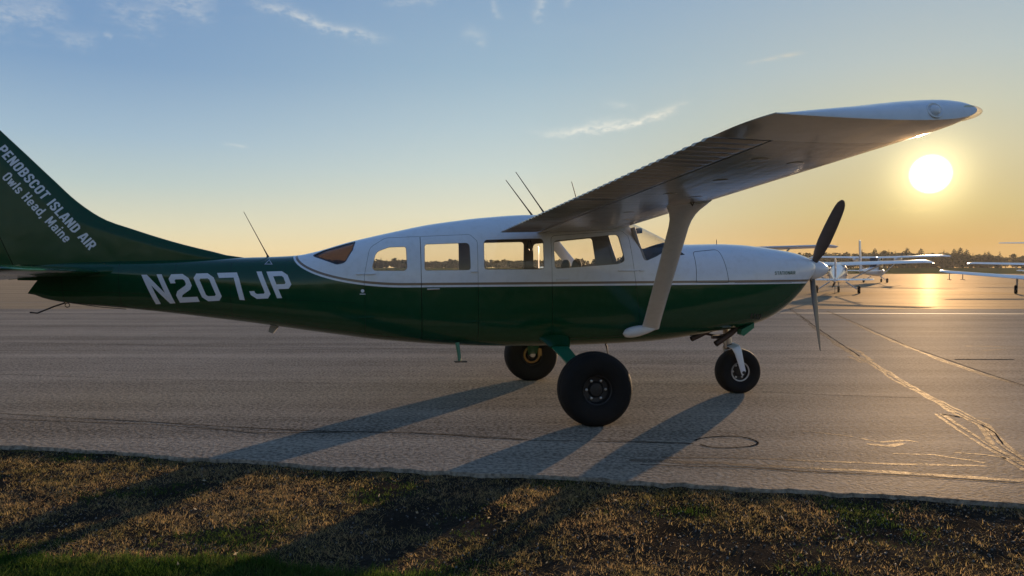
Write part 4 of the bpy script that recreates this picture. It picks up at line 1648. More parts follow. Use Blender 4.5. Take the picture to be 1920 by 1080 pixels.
for i, chh in enumerate('N207JP'):
    V2, F2, offs_ = [], [], []
    for k, st_ in enumerate(GLY[chh]):
        v_, f_ = stroke(st_, .178)
        b0 = len(V2)
        V2 += [regmap((q[0] + adv * i) / tot_w, q[1]) for q in v_]
        offs_ += [.0025 + .0008 * k] * len(v_)
        F2 += [tuple(a + b0 for a in f) for f in f_]
    V = []
    for (x, z), of in zip(V2, offs_):
        h_ = REF_BVH.ray_cast(Vector((x, -3, z)), Vector((0, 1, 0)))
        V.append((x, h_[0].y - of, z))
    mesh('registration_letter', V, F2, 'lettering_white', body, True, None)


_P = [(.09, 0), (.09, .92), (.34, .92), (.44, .82), (.44, .56), (.34, .46), (.10, .46)]
_S = [(.43, .70), (.43, .82), (.34, .92), (.18, .92), (.09, .82), (.09, .66), (.17, .56), (.35, .45), (.43, .35), (.43, .18), (.34, .08), (.18, .08), (.09, .18), (.09, .30)]
ALPHA = {
    'P': (.52, [_P]), 'R': (.54, [_P, [(.27, .47), (.45, 0)]]),
    'E': (.48, [[(.46, .92), (.09, .92), (.09, .08), (.46, .08)], [(.1, .5), (.42, .5)]]),
    'N': (.54, [[(.09, 0), (.09, 1)], [(.11, .96), (.43, .04)], [(.45, 0), (.45, 1)]]),
    'O': (.53, [[(.09, .2), (.09, .8), (.18, .92), (.35, .92), (.44, .8), (.44, .2), (.35, .08), (.18, .08), (.09, .2)]]),
    'B': (.53, [[(.09, .0), (.09, .92), (.33, .92), (.42, .83), (.42, .61), (.33, .52), (.1, .52)], [(.30, .52), (.44, .42), (.44, .18), (.34, .08), (.1, .08)]]),
    'S': (.52, [_S]), 's': (.44, [[(x * .86, y * .70) for x, y in _S]]),
    'C': (.52, [[(.43, .66), (.43, .8), (.34, .92), (.18, .92), (.09, .8), (.09, .2), (.18, .08), (.34, .08), (.43, .2), (.43, .34)]]),
    'T': (.50, [[(0, .92), (.5, .92)], [(.25, .9), (.25, 0)]]),
    'I': (.18, [[(.09, 0), (.09, 1)]]), 'L': (.46, [[(.09, 1), (.09, .08), (.45, .08)]]),
    'A': (.54, [[(.04, 0), (.22, .98)], [(.50, 0), (.32, .98)], [(.20, .93), (.34, .93)], [(.14, .27), (.40, .27)]]),
    'D': (.53, [[(.09, .08), (.09, .92), (.3, .92), (.44, .78), (.44, .22), (.3, .08), (.09, .08)]]),
    'H': (.54, [[(.09, 0), (.09, 1)], [(.45, 0), (.45, 1)], [(.1, .5), (.44, .5)]]),
    'M': (.68, [[(.09, 0), (.09, 1)], [(.12, .96), (.34, .18)], [(.56, .96), (.34, .18)], [(.59, 0), (.59, 1)]]),
    'w': (.62, [[(.04, .70), (.17, .04)], [(.31, .66), (.18, .04)], [(.31, .66), (.44, .04)], [(.58, .70), (.45, .04)]]),
    'l': (.18, [[(.09, 0), (.09, 1)]]), 'i': (.18, [[(.09, 0), (.09, .70)], [(.09, .82), (.09, 1)]]),
    'e': (.48, [[(.10, .35), (.40, .35), (.40, .55), (.31, .63), (.17, .63), (.08, .53), (.08, .17), (.17, .07), (.31, .07), (.40, .17)]]),
    'a': (.48, [[(.09, .52), (.17, .63), (.31, .63), (.39, .55), (.39, 0)], [(.38, .37), (.17, .36), (.08, .28), (.08, .15), (.16, .07), (.28, .07), (.38, .16)]]),
    'd': (.51, [[(.42, 1), (.42, 0)], [(.41, .53), (.33, .63), (.17, .63), (.08, .53), (.08, .17), (.17, .07), (.33, .07), (.41, .17)]]),
    'n': (.49, [[(.09, 0), (.09, .70)], [(.10, .52), (.20, .63), (.30, .63), (.40, .53), (.40, 0)]]),
    ',': (.18, [[(.10, .14), (.04, -.16)]]),
}


def put_text(name, txt, p0, p1, hgt, mat, parent, bvh, wt=.17, off=.003):
    """lay a line of stroke letters from p0 to p1 (local x, z) on the skin; hgt = capital height"""
    pen, items = 0.0, []
    for chh in txt:
        if chh == ' ':
            pen += .34
            continue
        wd, sts = ALPHA[chh]
        for k, st_ in enumerate(sts):
            items.append((pen, st_, k))
        pen += wd + .10
    pen -= .10
    p0, p1 = np.array(p0), np.array(p1)
    d_ = (p1 - p0) / pen
    nrm_ = np.array([-d_[1], d_[0]]) / np.linalg.norm(d_) * hgt
    V, F = [], []
    for px_, st_, k in items:
        v_, f_ = stroke(st_, wt, 1)
        b0 = len(V)
        for q in v_:
            x, z = p0 + d_ * (px_ + q[0]) + nrm_ * q[1]
            h_ = bvh.ray_cast(Vector((x, -3, z)), Vector((0, 1, 0)))
            V.append((x, (h_[0].y if h_[0] is not None else -.05) - off - .0006 * k, z))
        F += [tuple(a + b0 for a in f) for f in f_]
    return mesh(name, V, F, mat, parent, True, None)


put_text('airline_lettering', 'PENOBSCOT ISLAND AIR', L1[0], L1[1], .100, 'lettering_white', fin_o, FIN_BVH, .175)
put_text('town_lettering', 'Owls Head, Maine', L2[0], L2[1], .098, 'lettering_white', fin_o, FIN_BVH, .155)
put_text('model_lettering', 'STATIONAIR', (2.478, 1.449), (2.770, 1.455), .040, 'lettering_green', body, REF_BVH, .15)
# warning triangle near the aerial, fuel marks, door handles
for a in ([(-3.235, 1.570), (-3.165, 1.570), (-3.20, 1.615), (-3.235, 1.570)],):
    v_, f_ = stroke(a, .008, 2)
    decal('warning_mark', v_, f_, 'placard_grey', body, REF_BVH, .003)
circ = [(-2.225 + .018 * math.cos(q), 1.288 + .018 * math.sin(q)) for q in np.linspace(0, 2 * math.pi, 17)[:-1]]
decal('static_port', circ, [tuple(range(16))], 'lettering_white', body, REF_BVH, .004)
decal('static_port_note', [(-2.255, 1.250), (-2.195, 1.250), (-2.195, 1.258), (-2.255, 1.258)], [(0, 1, 2, 3)], 'lettering_white', body, REF_BVH, .004)


def handle(x0, x1, z0, z1, parent, mat, name='door_handle'):
    xm, zm = (x0 + x1) / 2, (z0 + z1) / 2
    y = -side_y(xm, zm)
    o = MB().box((xm, y - .006, zm), (x1 - x0, .02, abs(z1 - z0) + .014), Matrix.Rotation(math.atan2(z1 - z0, x1 - x0) * -1, 3, 'Y')).build(name, mat, parent, False)
    b_ = o.modifiers.new('bevel', 'BEVEL')
    b_.width = .005
    b_.segments = 2
    return o


handle(-1.555, -1.42, 1.303, 1.307, door_obs['front_cargo_door'], 'steel')
handle(-.155, -.01, 1.404, 1.406, door_obs['crew_door'], 'plain_white')
handle(-2.29, -2.215, 1.465, 1.466, body, 'plain_white', 'door_hinge')
handle(-2.195, -2.09, 1.465, 1.467, door_obs['rear_cargo_door'], 'plain_white', 'door_hinge')
handle(-2.27, -2.10, 1.005, 1.01, body, 'green_paint', 'door_hinge')
handle(-1.09, -1.02, 1.490, 1.492, door_obs['front_cargo_door'], 'plain_white', 'door_hinge')
handle(-1.085, -.985, .955, .957, body, 'green_paint', 'door_hinge')
handle(.55, .77, 1.500, 1.502, door_obs['crew_door'], 'plain_white', 'door_hinge')
handle(.80, .855, 1.500, 1.502, body, 'plain_white', 'door_hinge')
for k in range(4):
    x = 2.215 + .045 * k
    v_, f_ = stroke([(x, .965 - .004 * k + .035), (x + .012, .965 - .004 * k - .03)], .026, 2)
    decal('cowl_louver', v_, f_, 'seam_dark', body, REF_BVH, .003)

# ------------------------------------------------------------------ other aircraft on the field
def polar_ring(x, w_, zt, zb, n_=14, e_=2.4):
    zc, hz = (zt + zb) / 2, (zt - zb) / 2
    return [(x, w_ * math.copysign(abs(math.cos(q)) ** (2 / e_), math.cos(q)), zc + hz * math.copysign(abs(math.sin(q)) ** (2 / e_), math.sin(q))) for q in np.linspace(0, 2 * math.pi, n_ + 1)[:-1]]


def slab(root, tip, parent, name, mat, n_=10, drop=0.0):
    """a flying surface from (x front, x back, y, z, thickness) root to tip"""
    rs = []
    for t_ in (0, .5, .9, .97, 1.0):
        k = 1 if t_ < .95 else (.8 if t_ < 1 else .3)
        xf, xb, y, z, th_ = [root[i] * (1 - t_) + tip[i] * t_ for i in range(5)]
        if t_ >= .97:
            xf, xb = xf - (xf - xb) * .08, xb + (xf - xb) * .04
            z -= drop * (t_ - .9) * 10
        row = []
        for q in np.linspace(0, 1, n_):
            u = q ** 1.6
            row.append((xf + (xb - xf) * u, y, z + th_ * k * (math.sqrt(min(1, u / .28)) if u < .28 else 1 - .95 * ((u - .28) / .72) ** 1.3) + (xb - xf) * u * .085))
        rs.append(row + [(x, y, z + (xb - xf) * 0.085 * ((xf - x) / (xf - xb + 1e-9)) - (zz_ - z) * .35) for x, y, zz_ in reversed(row)][:-1])
    return MB().rings(rs).build(name, mat, parent, True, 50)


def fin_slab(pts, th_, parent, name, mat):
    """vertical surface: list of (z, x front, x back)"""
    rs = []
    for i, (z, xf, xb) in enumerate(pts):
        k = .3 if i == len(pts) - 1 else 1
        row = [(xf + (xb - xf) * u, th_ * k * min(1, math.sqrt(u / .25)) * (1 - .8 * max(0, u - .3)), z) for u in (0, .05, .15, .3, .6, 1)]
        rs.append(row + [(x, -y, z_) for x, y, z_ in reversed(row)][:-1])
    return MB().rings(rs).build(name, mat, parent, True, 50)


def small_wheel(x, y, r_, wd, parent):
    t_ = MB().lathe([(-wd * .3, r_ * .5), (-wd / 2, r_ * .6), (-wd / 2, r_ * .85), (-wd * .3, r_), (wd * .3, r_), (wd / 2, r_ * .85), (wd / 2, r_ * .6), (wd * .3, r_ * .5)], (0, 0, 0), 'y', 20).build('wheel', 'tyre_rubber', parent, True, 40, (x, y, r_))
    MB().lathe([(-wd * .34, .01), (-wd * .34, r_ * .52), (wd * .34, r_ * .52), (wd * .34, .01)], (0, 0, 0), 'y', 14).build('rim', 'rim_light', t_, False)
    return t_


def far_plane(label, cat, X, Y, heading, high=True, twin=False, ttail=False, span=5.4, wz=None, ftop=None, tz=0.0, fin_top=2.65, length=8.2, stripe='plain_blue', group='parked planes on the ramp', mat='plain_white', tailskid=True):
    t = thing('parked_airplane', label, cat, (X, Y, 0), R(heading), group)
    wz = wz or (1.95 if high else .95)
    top = ftop or (wz + .10 if high else 1.95)
    L_ = length
    nose = L_ * .30
    tail = nose - L_
    fz = .75
    F_st = [(tail, .04, 1.42 + tz, 1.22 + tz), (tail + .6, .12, 1.46 + tz * .9, 1.10 + tz * .8), (tail + 2.0, .26, 1.52 + tz * .5, .92 + tz * .35), (-1.2, .46, min(top, 1.75), .72), (-.6, .54, top - .05, fz - .08), (.5, .55, top, fz - .1), (1.0, .54, top - .30, fz - .1), (1.25, .52, 1.50, fz - .06), (nose - .6, .46, 1.46, .82), (nose - .15, .34, 1.40, .92), (nose, .18, 1.28, 1.02)]
    fu = MB().rings([polar_ring(*q) for q in F_st]).build('fuselage', mat, t, True, 50)
    # glass
    for s2 in (-1, 1):
        MB().rings([[(x, s2 * (.545 - .02 * abs(x + .1)), z) for x, z in ((-1.05, 1.38), (-.95, 1.66), (.55, top - .16), (.85, 1.42))], [(x, s2 * (.562 - .02 * abs(x + .1)), z) for x, z in ((-1.05, 1.38), (-.95, 1.66), (.55, top - .16), (.85, 1.42))]]).build('side_window', 'panel_glass', t, False)
    MB().rings([[(x, y * k, z) for x, y, z in ((.72, -.44, top - .16), (.72, .44, top - .16), (1.22, .47, 1.50), (1.22, -.47, 1.50))] for k in (1, .98)]).build('windshield', 'panel_glass', t, False)
    wv = MB().rings([[(x + .03 * k, y, z) for x, y, z in ((-.95, -.42 * k, top - .12), (-.95, .42 * k, top - .12), (-1.45, .34 * k, 1.60), (-1.45, -.34 * k, 1.60))] for k in (1, .9)])
    wv.build('rear_window', 'panel_glass', t, False)
    for s2 in (-1, 1):
        if high:
            wg = slab((.95, -.70, s2 * .0, wz + .03, .15), (.72, -.45, s2 * span, wz + .18, .12), t, 'wing', mat, 12, .06)
            st = MB().tube([(.35, s2 * .55, .78), (.25, s2 * 2.5, wz + .02)], .045, 8).build('wing_strut', mat, t)
        else:
            wg = slab((.75, -.90, s2 * .3, wz - .12, .15), (.45, -.60, s2 * span, wz + .32, .09), t, 'wing', mat, 12, -.05)
        slab((tail + 1.15, tail + .2, s2 * .05, 1.36 + tz, .05) if not ttail else (tail + .75, tail - .15, 0, fin_top + .02, .05), (tail + 1.0, tail + .25, s2 * 1.95, 1.38 + tz, .035) if not ttail else (tail + .5, tail - .1, s2 * 2.3, fin_top + .05, .03), t, 'tailplane', mat)
        gy = 1.15 if high else 1.6
        if high:
            lg = MB().tube([(-.15, s2 * .45, .72), (-.18, s2 * 1.10, .26)], [.05, .035], 8).build('gear_leg', mat, t)
        else:
            lg = MB().tube([(-.1, s2 * gy, wz - .15), (-.12, s2 * gy, .22)], [.06, .045], 8).build('gear_leg', 'plain_grey', t)
        small_wheel(-.18, s2 * (gy + .05), .24 if high else .27, .17, t)
        if twin:
            ny = 2.1
            nz = wz - .18 if high else wz + .05
            nc = MB().rings([polar_ring(x, a, nz + b, nz - b, 12) for x, a, b in ((-.9, .10, .10), (-.3, .28, .26), (.6, .33, .32), (1.3, .30, .30), (1.55, .20, .2))])
            nc = MB().take([(x, y + s2 * ny, z) for x, y, z in nc.V], nc.F).build('engine_nacelle', mat, t, True, 50)
            sp2 = MB().lathe([(0, .14), (.18, .08), (.24, .01)], (1.55, s2 * ny, nz), 'x', 14).build('spinner', 'plain_grey', nc)
            for a in (20, 140, 260):
                er = Vector((0, -math.sin(R(a)), math.cos(R(a))))
                et = Vector((.4, .9 * math.cos(R(a)), .9 * math.sin(R(a))))
                MB().rings([[tuple(Vector((1.6, s2 * ny, nz)) + er * r_ + et * (ch * .5 * q) + Vector((1, 0, 0)) * (.012 * p2)) for q, p2 in ((1, 0), (0, 1), (-1, 0), (0, -1))] for r_, ch in ((.08, .08), (.4, .14), (.8, .13), (.98, .05))]).build('propeller_blade', 'prop_paint', sp2, False)
    fin_slab([(1.38 + tz, tail + 1.6, tail + .05), (1.6 + tz * .8, tail + 1.1, tail + .0), (fin_top * .5 + .9 + tz * .5, tail + .72, tail - .12), (fin_top - .08, tail + .38, tail - .28), (fin_top, tail + .22, tail - .30)], .055, t, 'fin', mat)
    fin_slab([(1.5 + tz, tail + .04, tail - .05), (fin_top - .2, tail - .24, tail - .36)], .03, t, 'rudder', stripe)
    lg = MB().tube([(nose - .45, 0, .95), (nose - .40, 0, .25)], [.05, .035], 8).build('nose_strut', 'plain_grey', t)
    small_wheel(nose - .40, 0, .20, .14, t)
    if not twin:
        sp2 = MB().lathe([(0, .16), (.15, .12), (.28, .02)], (nose, 0, 1.15), 'x', 16).build('spinner', 'plain_grey', t)
        for a in (25, 205):
            er = Vector((0, -math.sin(R(a)), math.cos(R(a))))
            et = Vector((.4, .9 * math.cos(R(a)), .9 * math.sin(R(a))))
            MB().rings([[tuple(Vector((nose + .06, 0, 1.15)) + er * r_ + et * (ch * .5 * q) + Vector((1, 0, 0)) * (.012 * p2)) for q, p2 in ((1, 0), (0, 1), (-1, 0), (0, -1))] for r_, ch in ((.08, .08), (.4, .14), (.75, .13), (.95, .05))]).build('propeller_blade', 'prop_paint', sp2, False)
    for s2 in (-1, 1):
        MB().box((-.2, s2 * .553, 1.12), (2.4, .012, .07)).build('body_stripe', stripe, t, False)
    if tailskid and high:
        MB().tube([(tail + .3, 0, 1.2 + tz), (tail - .05, 0, .45), (tail - .10, 0, .12)], .012, 6).build('tie_down_rope', 'wire_dark', t)
    return t


m, n, p = material('panel_glass')
p.inputs['Base Color'].default_value = (0.02, 0.022, 0.025, 1)
p.inputs['Roughness'].default_value = 0.08


def at(px, Y):
    return (px - 960) / 1400 * Y


far_plane('white single-engine high-wing plane seen from behind, just right of the green plane propeller', 'airplane', at(1571, 46.5), 46.5, 65, True, span=5.2, wz=1.80, fin_top=2.12, tz=-.42)
far_plane('white twin-engine high-wing plane with a tall upright fin, behind the tail-on white plane', 'airplane', at(1642, 83), 83, 52, True, True, span=7.2, wz=2.75, fin_top=4.5, length=10.5, tailskid=False)
far_plane('white low-wing plane cut by the right edge, left wing and one wheel in view', 'airplane', at(1968, 44.5), 44.5, 54, False, False, True, span=5.7, wz=1.05, fin_top=2.92, length=8.0)
far_plane('white high-wing plane farther out at the right edge, wing level above the low-wing plane', 'airplane', at(1950, 74), 74, 56, True, span=6.2, wz=1.95, fin_top=2.5)
far_plane('pale high-wing plane hidden behind the engine cowl, wing tip right of the propeller blade', 'airplane', at(1402, 48), 48, -104, True, span=5.3, wz=2.78, fin_top=2.9, mat='plain_grey')
far_plane('white low-wing plane behind the cabin, its fin showing through the side windows', 'airplane', at(1018, 66), 66, 84, False, span=5.4, wz=.85, ftop=1.72, fin_top=3.35, length=8.6)

for i, (px, lab) in enumerate(((1780, 'short dark post standing on the ramp under the left wing tip of the right-hand plane'), (1805, 'short dark post on the ramp, a little right of the one under the wing tip'))):
    pt = thing('marker_post', lab, 'post', (at(px, 105), 105, 0), 0, 'short posts on the ramp')
    MB().lathe([(0, .06), (1.05, .05), (1.06, .01)], (0, 0, 0), 'z', 10).build('post', 'post_wood', pt, False)
    MB().box((0, 0, .03), (.4, .4, .06)).build('foot', 'post_wood', pt, False)
    MB().lathe([(0, .075), (.12, .075), (.14, .01)], (0, 0, .93), 'z', 10).build('cap', 'plain_grey', pt, False)

# ------------------------------------------------------------------ trees
def leaf_cloud(blobs, n_, size, r_, flat=.6):
    """n_ small leaf clumps scattered through ellipsoids (cx, cy, cz, rx, ry, rz)"""
    V, F = [], []
    vol = [b[3] * b[4] * b[5] for b in blobs]
    for _ in range(n_):
        b = r_.choices(blobs, vol)[0]
        while True:
            q = Vector((r_.uniform(-1, 1), r_.uniform(-1, 1), r_.uniform(-1, 1)))
            if .25 < q.length < 1:
                break
        c = Vector((b[0] + q.x * b[3], b[1] + q.y * b[4], b[2] + q.z * b[5]))
        nrm = (q + Vector((r_.uniform(-.8, .8), r_.uniform(-.8, .8), r_.uniform(-.3, .9)))).normalized()
        u = nrm.orthogonal().normalized()
        u.rotate(Matrix.Rotation(r_.uniform(0, 6.3), 3, nrm))
        v = nrm.cross(u)
        s_ = size * r_.uniform(.5, 1.3)
        k = len(V)
        V += [tuple(c + u * s_), tuple(c + v * s_ * flat), tuple(c - u * s_ * .9), tuple(c - v * s_ * flat * r_.uniform(.5, 1))]
        F.append((k, k + 1, k + 2, k + 3))
    return V, F


TREES = []


def tree_kind(kind, seed):
    r_ = random.Random(seed)
    if kind == 'broad':
        h_ = 9.0
        bl = [(0, 0, h_ * .60, 2.0, 2.0, 2.6), (0, 0, h_ * .28, 1.9, 1.9, 1.8)]
        for _ in range(9):
            a, q = r_.uniform(0, 6.28), r_.uniform(.9, 2.3)
            bl.append((q * math.cos(a), q * math.sin(a), h_ * r_.uniform(.35, .88), r_.uniform(.8, 1.5), r_.uniform(.8, 1.5), r_.uniform(.7, 1.3)))
        V, F = leaf_cloud(bl, 760, .52, r_)
        cm = 'leaf_broad'
    else:
        h_ = 11.0
        bl = []
        for k in range(11):
            t_ = k / 10
            rad = (2.1 if kind == 'spruce' else 2.3) * (1 - t_) ** (.9 if kind == 'spruce' else .5) * r_.uniform(.75, 1.15) + .2
            z = h_ * ((.16 if kind == 'spruce' else .45) + (.82 if kind == 'spruce' else .52) * t_)
            for q in range(4):
                a = q * 1.57 + r_.uniform(-.5, .5)
                bl.append((rad * .5 * math.cos(a), rad * .5 * math.sin(a), z + r_.uniform(-.2, .2), rad * .55, rad * .55, .38))
        V, F = leaf_cloud(bl, 620, .42, r_, .5)
        cm = 'leaf_needle'
    tm = MB()
    tm.tube([(0, 0, -.4), (.05, .02, h_ * .35), (-.05, .05, h_ * .7), (0, 0, h_ * .93)], [.22, .17, .09, .03], 7)
    if kind == 'broad':
        for k in range(5):
            a = k * 1.3 + r_.uniform(0, .6)
            tm.tube([(0, 0, h_ * (.3 + .07 * k)), (math.cos(a) * .9, math.sin(a) * .9, h_ * (.42 + .07 * k)), (math.cos(a) * 1.7, math.sin(a) * 1.7, h_ * (.5 + .07 * k))], [.09, .06, .02], 5)
    return V, F, cm, tm


def make_tree(kind, seed):
    V, F, cm, tm = tree_kind(kind, seed)
    t = thing('tree', '', 'tree', (0, 0, 0), 0)
    mesh('crown', V, F, cm, t, False, None)
    tm.build('trunk', 'bark', t)
    return t


PROTO = [make_tree(k, 40 + i) for i, k in enumerate(('broad', 'broad', 'broad', 'spruce', 'spruce', 'pine'))]
KIND = ['broad', 'broad', 'broad', 'spruce', 'spruce', 'pine']
LAB = {'broad': 'hazy rounded broadleaf tree in the distant treeline beyond the airfield',
       'spruce': 'hazy pointed spruce in the distant treeline beyond the airfield',
       'pine': 'hazy tall bare-stemmed pine in the distant treeline beyond the airfield'}
used = set()


def put_tree(k, x, y, s_, label=None, group=None):
    src = PROTO[k]
    if k not in used:
        used.add(k)
        o = src
    else:
        o = src.copy()
        COL.objects.link(o)
        for ch in list(src.children):
            c = ch.copy()
            COL.objects.link(c)
            c.parent = o
    o.location = (x, y, terrain_z(x, y) - .1)
    o.rotation_euler = (0, 0, rng.uniform(0, 6.28))
    o.scale = (s_ * rng.uniform(.9, 1.25), s_ * rng.uniform(.9, 1.25), s_)
    o['label'] = label or LAB[KIND[k]]
    o['group'] = group or ('distant ' + KIND[k] + ' trees beyond the airfield')
    return o


def top_h(px):
    """height of the treeline's outline along the picture's width, in metres"""
    xs_ = [500, 690, 740, 800, 860, 930, 1010, 1100, 1180, 1560, 1620, 1660, 1700, 1760, 1800, 1850, 1920, 2300]
    yv = [487, 489, 485, 491, 486, 488, 487, 484, 482, 474, 473, 470, 472, 474, 476, 477, 476, 476]
    return (506.5 - np.interp(px, xs_, yv)) / 1400


spots = []
px = 560
while px < 2040:
    if 1190 < px < 1530:
        px += 60
        continue
    row = rng.random()
    Yt = rng.uniform(332, 352)
    spots.append((px + rng.uniform(-4, 4), Yt))
    px += rng.uniform(8, 15)
for px, Yt in spots:
    hgt = top_h(px) * Yt + 1.52 - terrain_z(0, Yt)
    k = rng.choices(range(6), [5, 5, 5, 2.2, 2.2, .6])[0]
    base_h = 9.6 if KIND[k] == 'broad' else 11.3
    put_tree(k, at(px, Yt), Yt, hgt / base_h * rng.uniform(.80, 1.10) * (1.12 if k > 2 else 1))
for px, Yt, hm, lab in ((1788, 340, 9.2, 'leftmost of the clustered tall pines standing above the treeline right of the sun'), (1800, 338, 9.7, 'tallest pine of the cluster above the treeline right of the sun'), (1812, 342, 9.0, 'broad-topped pine at the right of the cluster above the treeline'),
                        (1853, 340, 7.9, 'lone small pine poking above the low treeline near the right edge'), (1700, 338, 9.6, 'dark pine standing a little above the treeline below the sun'), (1640, 340, 9.4, 'dark pine above the treeline right of the tall white fin')):
    put_tree(5, at(px, Yt), Yt, hm / 11.3, lab, 'tall pines above the treeline')
# the woods behind the first row, one mass
r_ = random.Random(5)
bl = []
for _ in range(520):
    x = r_.uniform(-330, 330)
    y = r_.uniform(352, 372)
    px_ = 960 + 1400 * x / y
    hgt = top_h(px_) * y + 1.52 - 1.94
    bl.append((x, y, 1.6 + hgt * .45, r_.uniform(2.5, 5), 3.0, hgt * .55 * r_.uniform(.80, 1.02)))
V, F = leaf_cloud(bl, 26000, 1.0, r_)
for b in bl:                       # dense hearts of the crowns
    k0 = len(V)
    for i in range(5):
        for q in range(8):
            a, e_ = q * .785, (i / 4 - .5) * 2.9
            j_ = r_.uniform(.62, .86)
            V.append((b[0] + b[3] * j_ * math.cos(e_) * math.cos(a), b[1] + b[4] * j_ * math.cos(e_) * math.sin(a), b[2] + b[5] * j_ * math.sin(e_)))
    for i in range(4):
        for q in range(8):
            F.append((k0 + i * 8 + q, k0 + i * 8 + (q + 1) % 8, k0 + i * 8 + 8 + (q + 1) % 8, k0 + i * 8 + 8 + q))
stuff(mesh('woodland', V, F, 'leaf_broad', None, False, None), 'dense hazy woods behind the first row of distant trees', 'woodland')
# woods behind the photographer, seen in the gloss of the paint
bl = []
for _ in range(110):
    x = r_.uniform(-75, 75)
    bl.append((x * 1.3, r_.uniform(-95, -80), r_.uniform(2, 5), r_.uniform(2, 5), 2.5, r_.uniform(2.5, 5)))
V, F = leaf_cloud(bl, 9000, .7, r_)
stuff(mesh('woodland', V, F, 'leaf_broad', None, False, None), 'sunlit woods mirrored in the dark green paint', 'woodland')

# ------------------------------------------------------------------ grass and stones on the verge
def blades(spots_, hmin, hmax, nb, spread, lean, r_, wdt):
    V, F = [], []
    for x, y, k in spots_:
        for _ in range(nb):
            a = r_.uniform(0, 6.28)
            d_ = abs(r_.gauss(0, spread))
            bx, by = x + d_ * math.cos(a), y + d_ * math.sin(a)
            if by > edge_y(bx) + .035 * mnoise.noise((bx * 3.1, 5, 1)) - .015:
                continue
            bz = verge_z(bx, by) - .004
            h_ = r_.uniform(hmin, hmax) * k
            la = r_.uniform(0, 6.28)
            ll_ = h_ * r_.uniform(.2, lean)
            ex_, ey_ = math.cos(la) * ll_, math.sin(la) * ll_
            wa = la + 1.57 + r_.uniform(-.6, .6)
            wx, wy = math.cos(wa) * wdt, math.sin(wa) * wdt
            i = len(V)
            V += [(bx - wx, by - wy, bz), (bx + wx, by + wy, bz), (bx + ex_ * .4 + wx * .7, by + ey_ * .4 + wy * .7, bz + h_ * .62), (bx + ex_ * .4 - wx * .7, by + ey_ * .4 - wy * .7, bz + h_ * .62), (bx + ex_, by + ey_, bz + h_)]
            F += [(i, i + 1, i + 2, i + 3), (i + 3, i + 2, i + 4)]
    return V, F


r_ = random.Random(11)


def cover(x, y):
    """how thickly the dry grass grows here"""
    n1 = mnoise.noise((x * .9, y * 1.3, 3)) + .5 * mnoise.noise((x * 2.7, y * 3.1, 8))
    right = max(0, min(1, (x - .6) / 2.4))
    return n1 + .42 - .16 * right


dry, grn_, lush = [], [], []
for _ in range(60000):
    x, y = r_.uniform(-6.5, 5.0), r_.uniform(2.2, 6.9)
    if y > edge_y(x) - .01 or abs(x) > y * .78 + .5:
        continue
    c_ = cover(x, y) + .10
    lawn = 4.05 + .12 * mnoise.noise((x * 1.3, 0, 9)) + .26 * min(0, -(x + 1.6)) - .02
    if y < lawn and x < .2 and r_.random() < .9:
        lush.append((x, y, r_.uniform(.7, 1.2)))
    elif c_ > r_.uniform(-.1, .75):
        g_ = mnoise.noise((x * 1.6, y * 2.2, 21))
        (grn_ if g_ > .50 - .35 * r_.random() else dry).append((x, y, r_.uniform(.4, 1.25)))
V, F = blades(dry, .006, .029, 9, .036, 3.2, r_, .0016)
stuff(mesh('dry_grass', V, F, 'dry_blade', None, False, None), 'patchy tufts of dry golden grass on the dirt verge', 'grass')
V, F = blades(grn_, .008, .032, 9, .034, 1.8, r_, .0018)
V2, F2 = blades(lush, .02, .055, 22, .04, 1.1, r_, .0020)
b0 = len(V)
V += V2
F += [tuple(i + b0 for i in f) for f in F2]
stuff(mesh('green_grass', V, F, 'green_blade', None, False, None), 'green grass at the bottom left and in scattered tufts on the verge', 'grass')

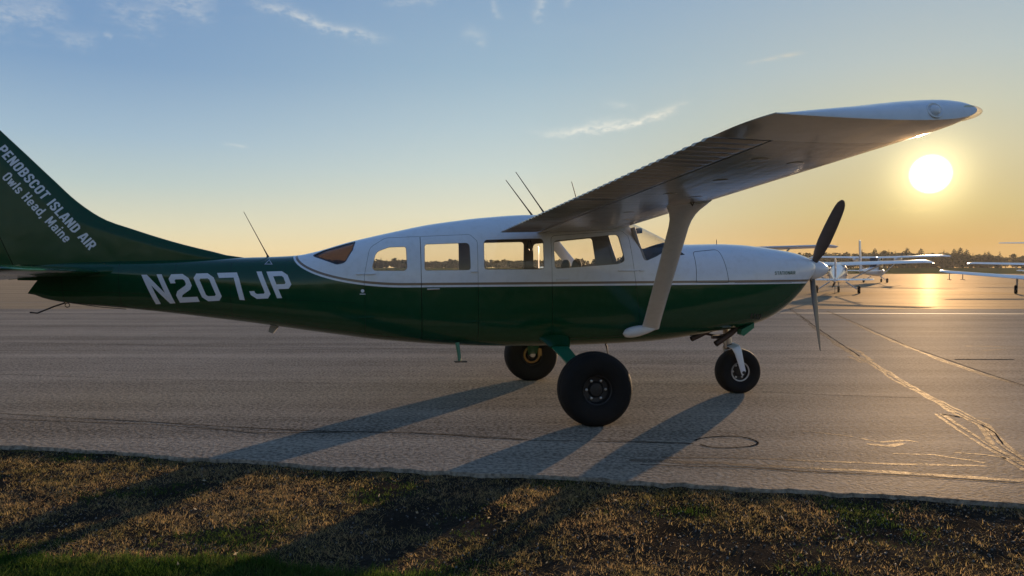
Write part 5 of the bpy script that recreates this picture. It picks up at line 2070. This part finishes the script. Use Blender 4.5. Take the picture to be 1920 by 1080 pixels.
V, F = [], []
for _ in range(52000):
    x, y = r_.uniform(-6.0, 5.0), r_.uniform(2.6, 6.8)
    if y > edge_y(x) - .02 or abs(x) > y * .78 + .4:
        continue
    dens = .30 + .6 * max(0, min(1, (x - .4) / 2.5)) + .5 * max(0, .3 - (edge_y(x) - y))
    if r_.random() > dens:
        continue
    s_ = .0022 + .0075 * r_.random() ** 4
    z = verge_z(x, y)
    a = r_.uniform(0, 6.28)
    i = len(V)
    for k in range(5):
        q = a + k * 1.2566
        rr2 = s_ * r_.uniform(.7, 1.2)
        V.append((x + rr2 * math.cos(q), y + rr2 * math.sin(q), z - .001))
    for k in range(5):
        q = a + .5 + k * 1.2566
        rr2 = s_ * r_.uniform(.4, .75)
        V.append((x + rr2 * math.cos(q), y + rr2 * math.sin(q), z + s_ * r_.uniform(.5, 1.0)))
    F += [(i + k, i + (k + 1) % 5, i + 5 + (k + 1) % 5, i + 5 + k) for k in range(5)] + [tuple(i + 5 + k for k in range(5))]
stuff(mesh('gravel', V, F, 'stone', None, False, None), 'loose pale stones scattered over the dirt verge', 'gravel')
V, F = [], []
for _ in range(150):
    x, y = r_.uniform(-5.5, 4.5), r_.uniform(2.9, 6.5)
    if y > edge_y(x) - .05 or abs(x) > y * .78:
        continue
    z = verge_z(x, y) + r_.uniform(.004, .03)
    s_ = r_.uniform(.007, .018)
    u = Vector((r_.uniform(-1, 1), r_.uniform(-1, 1), r_.uniform(-.5, .5))).normalized()
    v = u.orthogonal().normalized()
    c = Vector((x, y, z))
    i = len(V)
    V += [tuple(c - u * s_), tuple(c + v * s_ * .5), tuple(c + u * s_), tuple(c - v * s_ * .45)]
    F.append((i, i + 1, i + 2, i + 3))
stuff(mesh('fallen_leaves', V, F, 'dead_leaf', None, False, None), 'small pale dead leaves caught in the dry grass', 'leaves')

# ------------------------------------------------------------------ haze over the field
hz = MB().box((0, 200, 7.4), (916, 656, 17.2)).build('haze', None, None, False)
hm = bpy.data.materials.new('haze')
hm.use_nodes = True
n = NT(hm.node_tree)
n.n.clear()
out = n.add('ShaderNodeOutputMaterial')
pv_ = n.add('ShaderNodeVolumePrincipled')
pv_.inputs['Color'].default_value = (0.95, 0.93, 0.90, 1)
pv_.inputs['Density'].default_value = 0.00014
pv_.inputs['Anisotropy'].default_value = 0.3
n.l.new(pv_.outputs[0], out.inputs['Volume'])
hz.data.materials.append(hm)
stuff(hz, 'thin warm evening haze over the whole airfield', 'haze')
